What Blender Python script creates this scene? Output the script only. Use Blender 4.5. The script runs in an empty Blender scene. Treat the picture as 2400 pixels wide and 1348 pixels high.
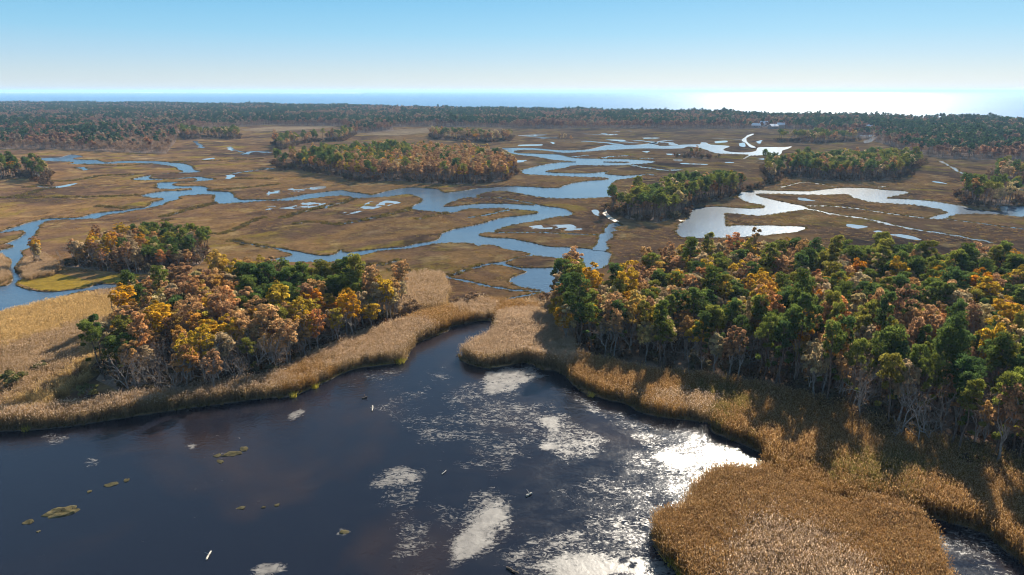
import bpy, math, random
import numpy as np
from mathutils import Vector, noise
from mathutils.geometry import delaunay_2d_cdt

random.seed(7)
RNG = np.random.default_rng(11)
S = bpy.context.scene
COL = S.collection
PI = math.pi

# ------------------------------------------------------------------ camera
CAM_H = 50.0
PITCH = math.radians(16.07)
FPX = 1600.0
cd = bpy.data.cameras.new('camera')
cd.sensor_width = 36.0
cd.lens = 24.0
cd.clip_start = 0.5
cd.clip_end = 200000.0
cam = bpy.data.objects.new('camera', cd)
COL.objects.link(cam)
cam.location = (0, 0, CAM_H)
cam.rotation_euler = (PI / 2 - PITCH, 0, 0)
S.camera = cam

CP, SP = math.cos(PITCH), math.sin(PITCH)


def gp(px, py, z=0.0):
    """where the sight line through photo point (px, py) meets the height z"""
    a = (px - 1200.0) / FPX
    b = (674.0 - py) / FPX
    dx, dy, dz = a, CP + b * SP, -SP + b * CP
    t = (z - CAM_H) / dz
    return (dx * t, dy * t)


def gpa(P, z=0.0):
    P = np.asarray(P, float)
    a = (P[:, 0] - 1200.0) / FPX
    b = (674.0 - P[:, 1]) / FPX
    t = (z - CAM_H) / (-SP + b * CP)
    return np.stack([a * t, (CP + b * SP) * t], 1)


def project(P):
    """photo pixel of world points (n,3)"""
    P = np.asarray(P, float)
    x, y, z = P[:, 0], P[:, 1], P[:, 2] - CAM_H
    d = y * CP - z * SP
    u = y * SP + z * CP
    return np.stack([1200 + FPX * x / d, 674 - FPX * u / d], 1), d


# ------------------------------------------------------------------ helpers
def tag(o, label=None, cat=None, group=None, kind=None):
    if label:
        o['label'] = label
    if cat:
        o['category'] = cat
    if group:
        o['group'] = group
    if kind:
        o['kind'] = kind
    return o


def quads_mesh(name, V, F, tint=None, mats=(), midx=None, smooth=False, part=None):
    me = bpy.data.meshes.new(name)
    V = np.asarray(V, np.float32)
    F = np.asarray(F, np.int32)
    k = F.shape[1]
    me.vertices.add(len(V))
    me.vertices.foreach_set('co', V.ravel())
    me.loops.add(F.size)
    me.loops.foreach_set('vertex_index', F.ravel())
    me.polygons.add(len(F))
    me.polygons.foreach_set('loop_start', np.arange(0, F.size, k, dtype=np.int32))
    me.polygons.foreach_set('loop_total', np.full(len(F), k, np.int32))
    for m in mats:
        me.materials.append(m)
    if midx is not None:
        me.polygons.foreach_set('material_index', np.asarray(midx, np.int32))
    me.polygons.foreach_set('use_smooth', np.full(len(F), smooth, bool))
    if tint is not None:
        a = me.attributes.new('tint', 'FLOAT', 'POINT')
        a.data.foreach_set('value', np.asarray(tint, np.float32))
    if part is not None:
        a = me.attributes.new('plume', 'FLOAT', 'POINT')
        a.data.foreach_set('value', np.asarray(part, np.float32))
    me.update(calc_edges=True)
    me.validate()
    return me


def link(name, me, parent=None):
    o = bpy.data.objects.new(name, me)
    COL.objects.link(o)
    if parent is not None:
        o.parent = parent
    return o


class MB:
    """collects quads"""

    def __init__(s):
        s.V, s.F, s.T, s.P, s.M, s.n = [], [], [], [], [], 0

    def add(s, V, F, tint=1.0, part=0.0, mat=0):
        V = np.asarray(V, float)
        F = np.asarray(F, int)
        s.V.append(V)
        s.F.append(F + s.n)
        s.T.append(np.broadcast_to(np.asarray(tint, float), (len(V),)))
        s.P.append(np.broadcast_to(np.asarray(part, float), (len(V),)))
        s.M.append(np.full(len(F), mat))
        s.n += len(V)

    def tube(s, pts, rad, n=5, tint=1.0, mat=0, cap=False):
        pts = np.asarray(pts, float)
        m = len(pts)
        d = np.gradient(pts, axis=0)
        d /= np.linalg.norm(d, axis=1)[:, None] + 1e-9
        ref = np.where(np.abs(d[:, 2:3]) > 0.9, np.array([[1., 0, 0]]), np.array([[0, 0, 1.]]))
        u = np.cross(d, ref)
        u /= np.linalg.norm(u, axis=1)[:, None] + 1e-9
        w = np.cross(d, u)
        an = np.arange(n) * 2 * PI / n
        rad = np.broadcast_to(np.asarray(rad, float), (m,))
        V = pts[:, None, :] + rad[:, None, None] * (np.cos(an)[None, :, None] * u[:, None, :] + np.sin(an)[None, :, None] * w[:, None, :])
        F = []
        for i in range(m - 1):
            for j in range(n):
                F.append((i * n + j, i * n + (j + 1) % n, (i + 1) * n + (j + 1) % n, (i + 1) * n + j))
        V = V.reshape(-1, 3)
        if cap and n == 4:
            F.append((3, 2, 1, 0))
            F.append(tuple(range((m - 1) * n, m * n)))
        s.add(V, F, tint, 0, mat)

    def leaves(s, C, axu, axv, tint=1.0, part=0.0, mat=0):
        """diamonds at C with half axes axu, axv"""
        k = len(C)
        V = np.stack([C + axu, C + axv, C - axu, C - axv], 1).reshape(-1, 3)
        F = np.arange(4 * k).reshape(k, 4)
        s.add(V, F, np.repeat(np.broadcast_to(tint, (k,)), 4), np.repeat(np.broadcast_to(part, (k,)), 4), mat)

    def box(s, lo, hi, mat=0):
        x0, y0, z0 = lo
        x1, y1, z1 = hi
        V = [(x0, y0, z0), (x1, y0, z0), (x1, y1, z0), (x0, y1, z0), (x0, y0, z1), (x1, y0, z1), (x1, y1, z1), (x0, y1, z1)]
        F = [(3, 2, 1, 0), (4, 5, 6, 7), (0, 1, 5, 4), (1, 2, 6, 5), (2, 3, 7, 6), (3, 0, 4, 7)]
        s.add(V, F, 1, 0, mat)

    def mesh(s, name, mats, smooth=False):
        return quads_mesh(name, np.concatenate(s.V), np.concatenate(s.F), np.concatenate(s.T), mats, np.concatenate(s.M), smooth, np.concatenate(s.P))


def unit(a):
    return a / (np.linalg.norm(a, axis=-1, keepdims=True) + 1e-9)


def inpoly(P, poly):
    """even-odd test, P (n,2)"""
    x, y = P[:, 0], P[:, 1]
    r = np.zeros(len(P), bool)
    A = np.asarray(poly, float)
    B = np.roll(A, -1, 0)
    for (x0, y0), (x1, y1) in zip(A, B):
        if y0 == y1:
            continue
        c = (y0 > y) != (y1 > y)
        r ^= c & (x < (x1 - x0) * (y - y0) / (y1 - y0) + x0)
    return r


def catmull(P, n=3, closed=True):
    P = np.asarray(P, float)
    m = len(P)
    out = []
    for i in range(m if closed else m - 1):
        if closed:
            p0, p1, p2, p3 = P[i - 1], P[i], P[(i + 1) % m], P[(i + 2) % m]
        else:
            p0, p1, p2, p3 = P[max(i - 1, 0)], P[i], P[i + 1], P[min(i + 2, m - 1)]
        for k in range(n):
            t = k / n
            out.append(.5 * ((2 * p1) + (p2 - p0) * t + (2 * p0 - 5 * p1 + 4 * p2 - p3) * t * t + (3 * p1 - p0 - 3 * p2 + p3) * t ** 3))
    if not closed:
        out.append(P[-1])
    return np.array(out)


def ragged(G, amp):
    """small natural wobble of an outline on the ground"""
    out = []
    for x, y in G:
        d = math.hypot(x, y)
        a = amp * min(1.0, d / 250.0) + amp * .25
        v = noise.noise_vector((x * .16, y * .16, 3.1)) + noise.noise_vector((x * .6, y * .6, 9.1)) * .4
        out.append((x + v[0] * a, y + v[1] * a))
    return np.array(out)


# ------------------------------------------------------------------ materials
def mat(name):
    m = bpy.data.materials.new(name)
    m.use_nodes = True
    nt = m.node_tree
    nt.nodes.clear()
    out = nt.nodes.new('ShaderNodeOutputMaterial')
    return m, nt, out


def N(nt, t, **kw):
    n = nt.nodes.new(t)
    for k, v in kw.items():
        if k in ('operation', 'blend_type', 'data_type', 'attribute_name', 'noise_dimensions', 'feature', 'distance', 'attribute_type', 'interpolation', 'noise_type'):
            setattr(n, k, v)
        else:
            n.inputs[k.replace('_', ' ')].default_value = v
    return n


def ramp(nt, fac, stops, interp='LINEAR'):
    r = nt.nodes.new('ShaderNodeValToRGB')
    r.color_ramp.interpolation = interp
    e = r.color_ramp.elements
    while len(e) < len(stops):
        e.new(0.5)
    for i, (p, c) in enumerate(stops):
        e[i].position = p
        e[i].color = (*c, 1) if len(c) == 3 else c
    nt.links.new(fac, r.inputs[0])
    return r.outputs[0]


def mixc(nt, fac, a, b, blend='MIX'):
    m = nt.nodes.new('ShaderNodeMix')
    m.data_type = 'RGBA'
    m.blend_type = blend
    for s, v in ((m.inputs[0], fac), (m.inputs[6], a), (m.inputs[7], b)):
        if isinstance(v, bpy.types.NodeSocket):
            nt.links.new(v, s)
        elif isinstance(v, (tuple, list)):
            s.default_value = (*v, 1)
        else:
            s.default_value = v
    return m.outputs[2]


def mathn(nt, op, a, b=0.0, c=None):
    m = nt.nodes.new('ShaderNodeMath')
    m.operation = op
    for s, v in ((m.inputs[0], a), (m.inputs[1], b), (m.inputs[2], c)):
        if v is None:
            continue
        if isinstance(v, bpy.types.NodeSocket):
            nt.links.new(v, s)
        else:
            s.default_value = v
    return m.outputs[0]


def noise_tex(nt, vec, scale, detail=4, rough=.55, dist=0.0):
    n = nt.nodes.new('ShaderNodeTexNoise')
    n.inputs['Scale'].default_value = scale
    n.inputs['Detail'].default_value = detail
    n.inputs['Roughness'].default_value = rough
    n.inputs['Distortion'].default_value = dist
    nt.links.new(vec, n.inputs['Vector'])
    return n.outputs['Fac']


def position(nt):
    return nt.nodes.new('ShaderNodeNewGeometry').outputs['Position']


def leaf_mat(name, stops, transl=.4, plume=None, tint_amt=1.0):
    """foliage: colour by plant (object random), clump tint from the mesh, light passing through"""
    m, nt, out = mat(name)
    oi = nt.nodes.new('ShaderNodeObjectInfo')
    col = ramp(nt, oi.outputs['Random'], stops)
    at = N(nt, 'ShaderNodeAttribute', attribute_name='tint')
    if plume is not None:
        pa = N(nt, 'ShaderNodeAttribute', attribute_name='plume')
        col = mixc(nt, pa.outputs['Fac'], col, plume)
    sc = nt.nodes.new('ShaderNodeVectorMath')
    sc.operation = 'SCALE'
    nt.links.new(col, sc.inputs[0])
    nt.links.new(at.outputs['Fac'], sc.inputs['Scale'])
    d = N(nt, 'ShaderNodeBsdfDiffuse')
    t = N(nt, 'ShaderNodeBsdfTranslucent')
    nt.links.new(sc.outputs[0], d.inputs['Color'])
    nt.links.new(sc.outputs[0], t.inputs['Color'])
    mx = nt.nodes.new('ShaderNodeMixShader')
    mx.inputs[0].default_value = transl
    nt.links.new(d.outputs[0], mx.inputs[1])
    nt.links.new(t.outputs[0], mx.inputs[2])
    nt.links.new(mx.outputs[0], out.inputs['Surface'])
    return m


def bark_mat(name, c0, c1):
    m, nt, out = mat(name)
    tc = nt.nodes.new('ShaderNodeTexCoord')
    f = noise_tex(nt, tc.outputs['Object'], 3.0, 3)
    col = ramp(nt, f, [(.3, c0), (.7, c1)])
    d = N(nt, 'ShaderNodeBsdfDiffuse')
    nt.links.new(col, d.inputs['Color'])
    nt.links.new(d.outputs[0], out.inputs['Surface'])
    return m


def plain_mat(name, c, rough=.8, var=.25, scale=1.0):
    m, nt, out = mat(name)
    f = noise_tex(nt, position(nt), scale, 4)
    col = ramp(nt, f, [(.25, tuple(v * (1 - var) for v in c)), (.75, tuple(min(1, v * (1 + var)) for v in c))])
    p = N(nt, 'ShaderNodeBsdfPrincipled', Roughness=rough)
    nt.links.new(col, p.inputs['Base Color'])
    nt.links.new(p.outputs[0], out.inputs['Surface'])
    return m

# ------------------------------------------------------------------ outlines of land and water, read off the photo as ground points
K = 2.995


def z1(L): return [(x / K, 180 + y / K) for x, y in L]
def z2(L): return [(800 + x / K, 180 + y / K) for x, y in L]
def z3(L): return [(1600 + x / K, 180 + y / K) for x, y in L]
def z4(L): return [(x / K, 550 + y / K) for x, y in L]
def z5(L): return [(800 + x / K, 550 + y / K) for x, y in L]


LEFT_CREEK = z1([(245,578),(330,568),(420,565),(455,555),(500,545),(560,553),(580,560),(520,572),(540,580),(620,582),(690,585),(740,600),(830,592),(900,590),(980,590),(1060,590),(1150,595),(1200,602),(1270,605),(1330,620),(1355,635),(1360,650),(1410,662),(1380,670),(1330,674),(1260,676),(1180,676),(1110,684),(1060,697),(1055,710),(1090,714),(1160,716),(1230,712),(1300,705),(1390,700),(1440,706),(1500,716),(1470,726),(1400,733),(1330,740),(1270,742),(1225,750),(1230,762),(1280,768),(1370,766),(1430,770),(1470,785),(1455,796),(1510,803),(1600,806),(1640,820),(1655,850),(1700,862),(1780,860),(1900,862),(1980,852),(2070,838),(2150,822),(2240,812),(2330,802),(2420,797),
    (2420,832),(2330,836),(2240,848),(2150,860),(2060,868),(1960,870),(1860,872),(1760,880),(1660,886),(1540,890),(1500,872),(1505,840),(1490,828),(1420,826),(1330,832),(1270,838),(1250,846),(1265,855),(1240,865),(1180,880),(1160,895),(1100,910),(1020,925),(930,940),(860,955),(780,965),(700,985),(690,993),(600,1000),(500,1003),(400,1005),(330,1012),(290,1035),(265,1070),(245,1100),(250,1150),(225,1190),(180,1220),(165,1260),(120,1310),(105,1348)]) + \
    z4([(108,262),(140,280),(180,292),(130,318),(108,345),(180,375),(270,400),(400,400),(520,385),(640,365),(680,345),(800,345),(960,320),(1000,330),(900,345),(800,372),(700,385),(560,400),(470,430),(370,465),(250,495),(150,525),(0,562),(-300,640),(-300,350),(0,358),(60,338),(95,305),(72,280),(58,250),(72,212),(60,175),(30,155),(0,150),(-200,140),(-200,110),(0,108)]) + \
    z1([(30,1210),(70,1200),(92,1188),(70,1176),(40,1172),(110,1140),(150,1115),(165,1095),(150,1078),(80,1085),(0,1095),(-200,1120),(-200,1100),(0,1085),(20,1080),(80,1060),(160,1035),(240,1010),(320,995),(380,993),(480,990),(560,985),(640,960),(760,945),(870,938),(900,927),(1000,915),(1055,900),(1065,880),(1120,868),(1145,860),(1130,852),(1060,850),(985,838),(1060,815),(1150,802),(1260,798),(1345,790),(1340,782),(1280,784),(1180,788),(1110,782),(1100,750),(1130,740),(1230,738),(1350,735),(1380,724),(1370,714),(1330,712),(1200,718),(1080,724),(980,727),(920,720),(960,708),(1060,690),(1180,680),(1280,668),(1250,655),(1240,640),(1200,626),(1140,618),(1060,610),(960,606),(860,606),(800,610),(700,612),(560,614),(480,612),(520,604),(500,598),(420,595),(330,592)])

MAIN_RIVER = z2([(-20,797),(80,810),(170,822),(215,828),(290,808),(400,785),(500,776),(600,780),(680,790),(720,812),(800,805),(880,795),(960,782),(1060,775),(1200,768),(1340,772),(1460,778),(1530,776),(1570,760),(1650,740),(1740,728),(1840,722),(1870,716),(1820,706),(1700,704),(1560,698),(1400,690),(1290,684),(1260,665),(1280,650),(1350,632),(1440,612),(1540,600),(1640,598),(1560,590),(1460,580),(1360,560),(1250,550),(1180,535),(1140,515),(1110,502),(1200,498),(1350,500),(1500,512),(1620,515),(1740,508),(1860,480),(1960,478),(2060,478),(2160,468),(2200,475),(2260,485)]) + \
    z3([(0,475),(120,472),(130,460),(170,462),(200,475),(330,485),(290,510),(330,525),(440,530),(510,520),(530,495),(620,492),(720,492),(770,488),(740,505),(700,520),(680,550),(560,552),(480,555),(440,577),(430,572),(460,548),(360,543),(220,535),(130,500),(40,490),(0,502)]) + \
    z2([(2260,505),(2100,503),(1950,510),(1800,520),(1680,528),(1560,535),(1440,520),(1340,515),(1250,515),(1210,525),(1260,535),(1400,540),(1520,545),(1620,565),(1700,572),(1850,575),(2000,578),(2190,590),(2180,605),(2060,615),(1960,622),(1780,622),(1640,622),(1570,640),(1480,655),(1440,662),(1470,670),(1600,676),(1740,676),(1830,668),(1890,665),(1850,680),(1960,692),(2040,690),(2150,682),(2110,695),(2030,712),(1960,720),(1910,740),(1890,775),(1900,830),(1890,845),(1800,850),(1680,855),(1560,855),(1440,850),(1350,838),(1260,820),(1170,806),(1080,803),(980,820),(945,840),(955,848),(860,852),(800,870),(725,905),(780,908),(900,895),(1000,888),(1150,890),(1260,895),(1340,900),(1380,895),(1440,908),(1540,920),(1600,935),(1625,960),(1590,975),(1500,985),(1420,1005),(1300,1025),(1200,1040),(1120,1065),(1075,1085),(1130,1089),(1000,1095),(970,1112),(1010,1122),(1100,1130),(1200,1135),(1330,1160),(1440,1185),(1540,1192),(1640,1195),(1740,1208),(1765,1215),(1830,1222)]) + \
    z5([(1880,125),(1900,150),(1850,230),(1700,258),(1600,265),(1520,285),(1495,305),(1560,325),(1600,345),(1540,380),(1500,410),(1450,425),(1420,395),(1330,380),(1250,360),(1190,335),(1170,315),(1200,290),(1310,258),(1150,222),(1050,212),(950,237),(1000,208),(1100,190),(1180,175),(1320,140),(1240,115),(1120,95),(1110,85),(1060,72),(980,75),(950,78),(900,62),(800,56),(700,62),(600,72),(480,95),(340,106),(240,122),(130,150),(60,165),(20,178),(80,195),(150,212),(60,212),(0,190)]) + \
    z1([(2200,1300),(1980,1300),(1880,1285),(1950,1270),(2040,1255),(2045,1240),(1950,1215),(1890,1196),(1940,1200),(2000,1205),(2150,1235),(2250,1250),(2340,1245),(2390,1212)]) + \
    z2([(10,1215),(20,1228),(60,1230),(180,1215),(320,1200),(440,1190),(560,1165),(650,1150),(690,1130),(700,1100),(770,1075),(860,1055),(940,1040),(1040,1010),(1150,985),(1260,975),(1360,958),(1370,945),(1280,935),(1190,930),(1100,922),(980,925),(880,930),(800,950),(745,955),(650,948),(560,940),(500,930),(495,910),(510,895),(570,868),(530,842),(470,825),(400,832),(330,842),(200,850),(110,854),(60,840),(-20,832)])

RIGHT_CREEK = z3([(-40,1060),(0,1020),(40,985),(50,960),(30,935),(130,915),(260,910),(400,920),(540,922),(572,912),(540,900),(450,878),(400,858),(385,835),(410,812),(480,800),(530,795),(640,798),(780,802),(900,802),(980,792),(1080,780),(1200,778),(1320,782),(1430,795),(1540,800),(1600,812),(1560,825),(1480,838),(1440,852),(1520,855),(1640,862),(1780,875),(1900,895),(1980,910),(2060,932),(2150,942),(2220,942),(2210,920),(2230,905),(2320,908),(2420,905),(2700,915),(2700,995),(2400,985),(2280,975),(2200,968),(2100,965),(1980,965),(1900,975),(1850,998),(1760,1000),(1720,990),(1800,970),(1850,950),(1800,930),(1740,918),(1620,900),(1480,892),(1380,885),(1260,868),(1190,845),(1160,826),(1080,826),(950,830),(800,826),(640,822),(540,822),(520,830),(560,845),(650,865),(760,890),(840,905),(885,928),(830,935),(740,950),(640,965),(540,975),(440,968),(340,960),(290,965),(305,1000),(310,1045),(370,1042),(500,1040),(640,1042),(780,1048),(870,1055),(820,1085),(700,1100),(400,1125),(0,1125)])

ISLANDS = [z5([(1150,197),(1200,180),(1270,162),(1320,152),(1400,150),(1500,163),(1590,188),(1622,205),(1560,222),(1440,232),(1330,232),(1220,222)]),
           z2([(1840,598),(1960,597),(2020,600),(1960,603)])]
POOLS = [z2([(1310,1047),(1400,1042),(1490,1035),(1600,1035),(1650,1050),(1710,1065),(1690,1075),(1600,1078),(1500,1072),(1380,1065),(1350,1070)]),
    z2([(-20,962),(60,945),(100,925),(170,900),(200,875),(260,885),(300,868),(380,872),(400,888),(330,905),(250,920),(180,940),(80,960),(0,968)]),
    z2([(1180,588),(1300,585),(1260,600),(1190,600)]), z2([(1250,477),(1400,474),(1400,483),(1260,485)]),
    z2([(1240,412),(1340,405),(1450,402),(1400,415),(1300,418)]),
    z2([(1765,940),(1800,932),(1820,945),(1790,975),(1770,965)]),
    z1([(1820,835),(1870,825),(1880,805),(1960,798),(2020,795),(2060,780),(2110,790),(2200,775),(2280,768),(2270,785),(2180,795),(2100,805),(2020,825),(1950,830)]),
    z1([(1835,945),(1850,925),(1870,910),(1930,903),(1960,910),(2050,908),(2100,890),(2150,872),(2210,880),(2280,878),(2260,900),(2180,915),(2080,928),(1990,925),(1940,918),(1880,935),(1870,947)]),
    z1([(1590,495),(1620,490),(1640,500),(1630,518),(1610,515)]), z1([(1580,712),(1600,690),(1640,685),(1650,700),(1620,715)]),
    z1([(1425,578),(1500,568),(1505,574),(1440,583)]), z1([(265,768),(380,772),(525,748),(530,755),(420,778),(300,778)]),
    z3([(795,850),(830,850),(900,860),(925,872),(860,872),(800,862)]), z3([(1740,732),(1800,735),(1870,752),(1800,745)]),
    z3([(1220,408),(1350,410),(1362,430),(1310,462),(1265,462),(1290,442),(1335,424),(1225,416)]),
    z3([(1150,1035),(1230,1040),(1290,1055),(1240,1065),(1190,1055)]), z3([(1340,1085),(1380,1075),(1410,1085),(1370,1098)]),
    z3([(1440,1102),(1520,1105),(1600,1118),(1650,1140),(1580,1135),(1500,1118)]),
    z3([(400,465),(435,465),(438,490),(402,488)]), z3([(515,455),(555,445),(545,468),(525,465)]), z3([(225,455),(300,448),(310,458),(240,466)]),
    z3([(530,576),(580,572),(575,582)]), z3([(290,602),(340,596),(345,603)]), z3([(0,605),(160,612),(160,618),(0,613)]),
    z2([(1840,403),(1930,402),(1930,409),(1850,410)]), z2([(2120,428),(2220,427),(2225,433),(2130,434)]), z2([(1900,441),(1990,443),(1985,450),(1905,447)]),
    z2([(2290,540),(2370,543),(2360,550),(2300,548)]), z2([(2330,580),(2390,580),(2380,592),(2340,590)]), z2([(2100,525),(2160,522),(2150,532)]),
    z2([(1460,457),(1500,462),(1490,472)]), z2([(2010,380),(2040,379),(2035,384)]),z2([(1895,383),(1950,381),(1945,387)])]
# creeks and ditches: a line and its width in metres
DITCH = [(z2([(1690,450),(1850,462),(1960,478)]), 7), (z2([(1870,440),(2000,458),(2080,465)]), 5), (z2([(2060,445),(2180,458),(2190,472)]), 6),
    (z2([(2240,460),(2300,462),(2340,480)]), 6), (z2([(1400,432),(1520,429)]), 6), (z2([(1620,563),(1740,549)]), 4), (z2([(1830,570),(1900,560),(2020,553)]), 4),
    (z2([(2090,575),(2190,572)]), 4), (z2([(2040,622),(2160,640),(2280,655),(2400,650)]), 4), (z2([(2140,682),(2200,690)]), 3),
    (z2([(1800,1222),(1860,1110),(1890,1060),(1920,1025)]), 3.2), (z2([(1080,1095),(1300,1092),(1500,1098),(1800,1110)]), .9),
    (z2([(900,990),(1050,965),(1190,932)]), 1.5), (z2([(530,1000),(640,975),(740,955)]), .8), (z2([(955,846),(1100,850),(1260,875),(1380,895)]), 1.5),
    (z2([(0,1032),(250,985),(400,952),(490,922)]), 1.5), (z2([(-120,925),(0,888),(105,857)]), 1.6),
    (z2([(1250,412),(1400,425),(1480,430)]), 5),(z2([(1700,400),(1800,405),(1860,395)]), 4),(z2([(2180,470),(2260,450),(2330,445)]), 4),
    (z5([(350,240),(480,262),(600,278),(700,290),(800,268),(900,242),(1000,210)]), .9), (z5([(700,290),(900,330),(1050,362),(1200,388),(1420,400)]), .9),
    (z5([(1000,488),(1100,470),(1200,440),(1390,408)]), .6), (z5([(150,208),(300,206),(420,178)]), .8),
    (z1([(270,735),(500,730),(600,715),(720,695),(950,685)]), 1.8), (z1([(0,852),(100,842),(270,800),(420,775)]), 1.8), (z1([(120,850),(400,845),(700,842),(990,832)]), 1.5),
    (z1([(1200,598),(1500,588),(1700,583),(1850,576)]), 2), (z1([(1470,800),(1700,782),(1950,755)]), 1.5), (z1([(1640,680),(1750,662),(1930,640)]), 3), (z1([(1630,712),(1760,716),(1900,715)]), 1.5),
    (z1([(1140,985),(1230,960),(1330,930),(1520,885)]), 1.2), (z1([(1970,990),(2080,962),(2200,930),(2410,880)]), 1.3), (z1([(680,910),(780,915),(900,922)]), 1),
    (z1([(2080,1032),(2200,1015),(2340,1035),(2410,1040)]), 1), (z1([(1600,1150),(1750,1178),(1890,1196)]), 1.3), (z1([(1710,545),(1780,525),(1900,532)]), 5),
    (z1([(1620,505),(1700,528),(1780,526)]), 2),(z1([(560,635),(620,655)]), 4),(z1([(1370,450),(1400,480),(1420,500)]), 3),(z1([(180,775),(330,765)]), 1.5),
    (z1([(600,614),(830,625),(1060,612)]), 1.5),(z1([(1150,1010),(1180,1000)]), 1),(z1([(1500,1100),(1600,1090),(1850,985)]), .5),
    (z3([(880,930),(1070,965),(1300,1000),(1560,1060),(1800,1095),(2000,1130),(2180,1165)]), 2.0), (z3([(860,905),(1000,905),(1150,915),(1350,945),(1500,965),(1720,992)]), 1.6),
    (z3([(1840,1000),(2000,1015),(2200,1045),(2450,1075)]), 1.3), (z3([(1810,590),(1920,655),(2010,695),(2150,740),(2400,800)]), 1.8),
    (z3([(690,780),(850,740),(1000,760),(1100,775)]), 1.2),(z3([(1390,778),(1420,770)]), 2),(z3([(200,430),(420,440)]), 2),(z3([(500,498),(430,440),(500,400)]), 3)]

POND = [((x, y), 0.0) for x, y in [(-400,1030),(0,1010),(60,1008),(150,1000),(250,985),(350,970),(430,958),(520,945),(600,935),(680,928),(740,905),(800,875),(850,860),(900,855),(945,848),(955,830),(975,805),(1010,790),(1050,775),(1060,765),(1100,757),(1150,752)]] + \
    [((x, y), 2.2) for x, y in [(1162,762),(1125,785),(1090,808)]] + \
    [((x, y), 0.0) for x, y in [(1076,832),(1085,845),(1110,855),(1140,862),(1180,858),(1230,850),(1270,865),(1300,868),(1325,880),(1350,905),(1370,920),(1420,935),(1465,945),(1500,965),(1560,980),(1620,985),(1665,992),(1672,1012),(1710,1028),(1760,1048),(1792,1070)]] + \
    [((x, y), 2.4) for x, y in [(1778,1082),(1740,1085),(1690,1085),(1650,1110),(1620,1140),(1600,1175)]] + \
    [((x, y), 1.0) for x, y in [(1560,1205)]] + [((x, y), 0.0) for x, y in [(1532,1240),(1532,1270),(1562,1310),(1600,1340),(1630,1400),(1700,1600),(600,1800),(-500,1600)]]
REED_CREEK = [(2130,1212),(2220,1230),(2310,1258),(2350,1292),(2400,1325),(2520,1390),(2440,1400),(2370,1362),(2300,1340),(2230,1300),(2180,1262)]
REED_POOLS = [[(1790,1118),(1806,1122),(1822,1140),(1812,1144)], [(1965,1178),(1985,1182),(1988,1196),(1970,1196)]]

pond_xy = ragged(catmull([gp(x, y, z) for (x, y), z in POND], 5), .5)
WATER = {'river': [], 'pond': [pond_xy]}
for P in (LEFT_CREEK, MAIN_RIVER, RIGHT_CREEK):
    WATER['river'].append(ragged(gpa(catmull(P, 3)), .8))
PAN_XY, RIBBONS = [], []
for P in POOLS:
    PAN_XY.append(ragged(gpa(catmull(P, 4)), 1.6))
    WATER['river'].append(PAN_XY[-1])
for di, (P, w) in enumerate(DITCH):
    raised = w >= 3 or any(p[0] > 1190 for p in P) or di in (12, 14)
    w = w * 1.15 + .5
    g = gpa(catmull(P, 5, False))
    g = ragged(g, 1.2)
    t = unit(np.gradient(g, axis=0))
    nrm = np.stack([-t[:, 1], t[:, 0]], 1)
    ww = w * .5 * (1 + .35 * np.sin(np.arange(len(g)) * 1.7) * (w > 1.4))
    WATER['river'].append(np.concatenate([g + nrm * ww[:, None], (g - nrm * ww[:, None])[::-1]]))
    RIBBONS.append((WATER['river'][-1], raised))
for P in [REED_CREEK] + REED_POOLS:
    P = np.array(P, float)
    n = len(P)
    # the near side was read over the tops of the reeds
    g = np.array([gp(x, y - (8 if len(P) > 6 and i < 5 else 0), 4.2 if (len(P) > 6 and 6 <= i <= 9) else 0) for i, (x, y) in enumerate(P)])
    WATER['river'].append(ragged(catmull(g, 4), .4))
ISL = [ragged(gpa(catmull(P, 4)), .8) for P in ISLANDS]
# broken islets inside the salt pans
for P, cnt in ((POOLS[1], 14), (POOLS[6], 18), (POOLS[7], 14), (POOLS[0], 6)):
    g = gpa(P)
    lo, hi = g.min(0), g.max(0)
    rs = np.random.default_rng(len(ISL))
    k = 0
    while k < cnt:
        c = lo + rs.random(2) * (hi - lo)
        if not inpoly(c[None], g)[0]:
            continue
        k += 1
        r = rs.uniform(.7, 2.6)
        a = np.arange(8) * PI / 4
        rr = r * rs.uniform(.5, 1.3, 8)
        rot = rs.uniform(0, PI)
        pts = np.stack([np.cos(a) * rr * 1.9, np.sin(a) * rr], 1)
        cr, sr = math.cos(rot), math.sin(rot)
        ISL.append(c + pts @ np.array([[cr, sr], [-sr, cr]]))

# ------------------------------------------------------------------ woods (ground outline; third number: height at which the photo point was read)
TR = 11.0
def G3(L): return np.array([gp(p[0], p[1], p[2] if len(p) > 2 else 0.0) for p in L])


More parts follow.
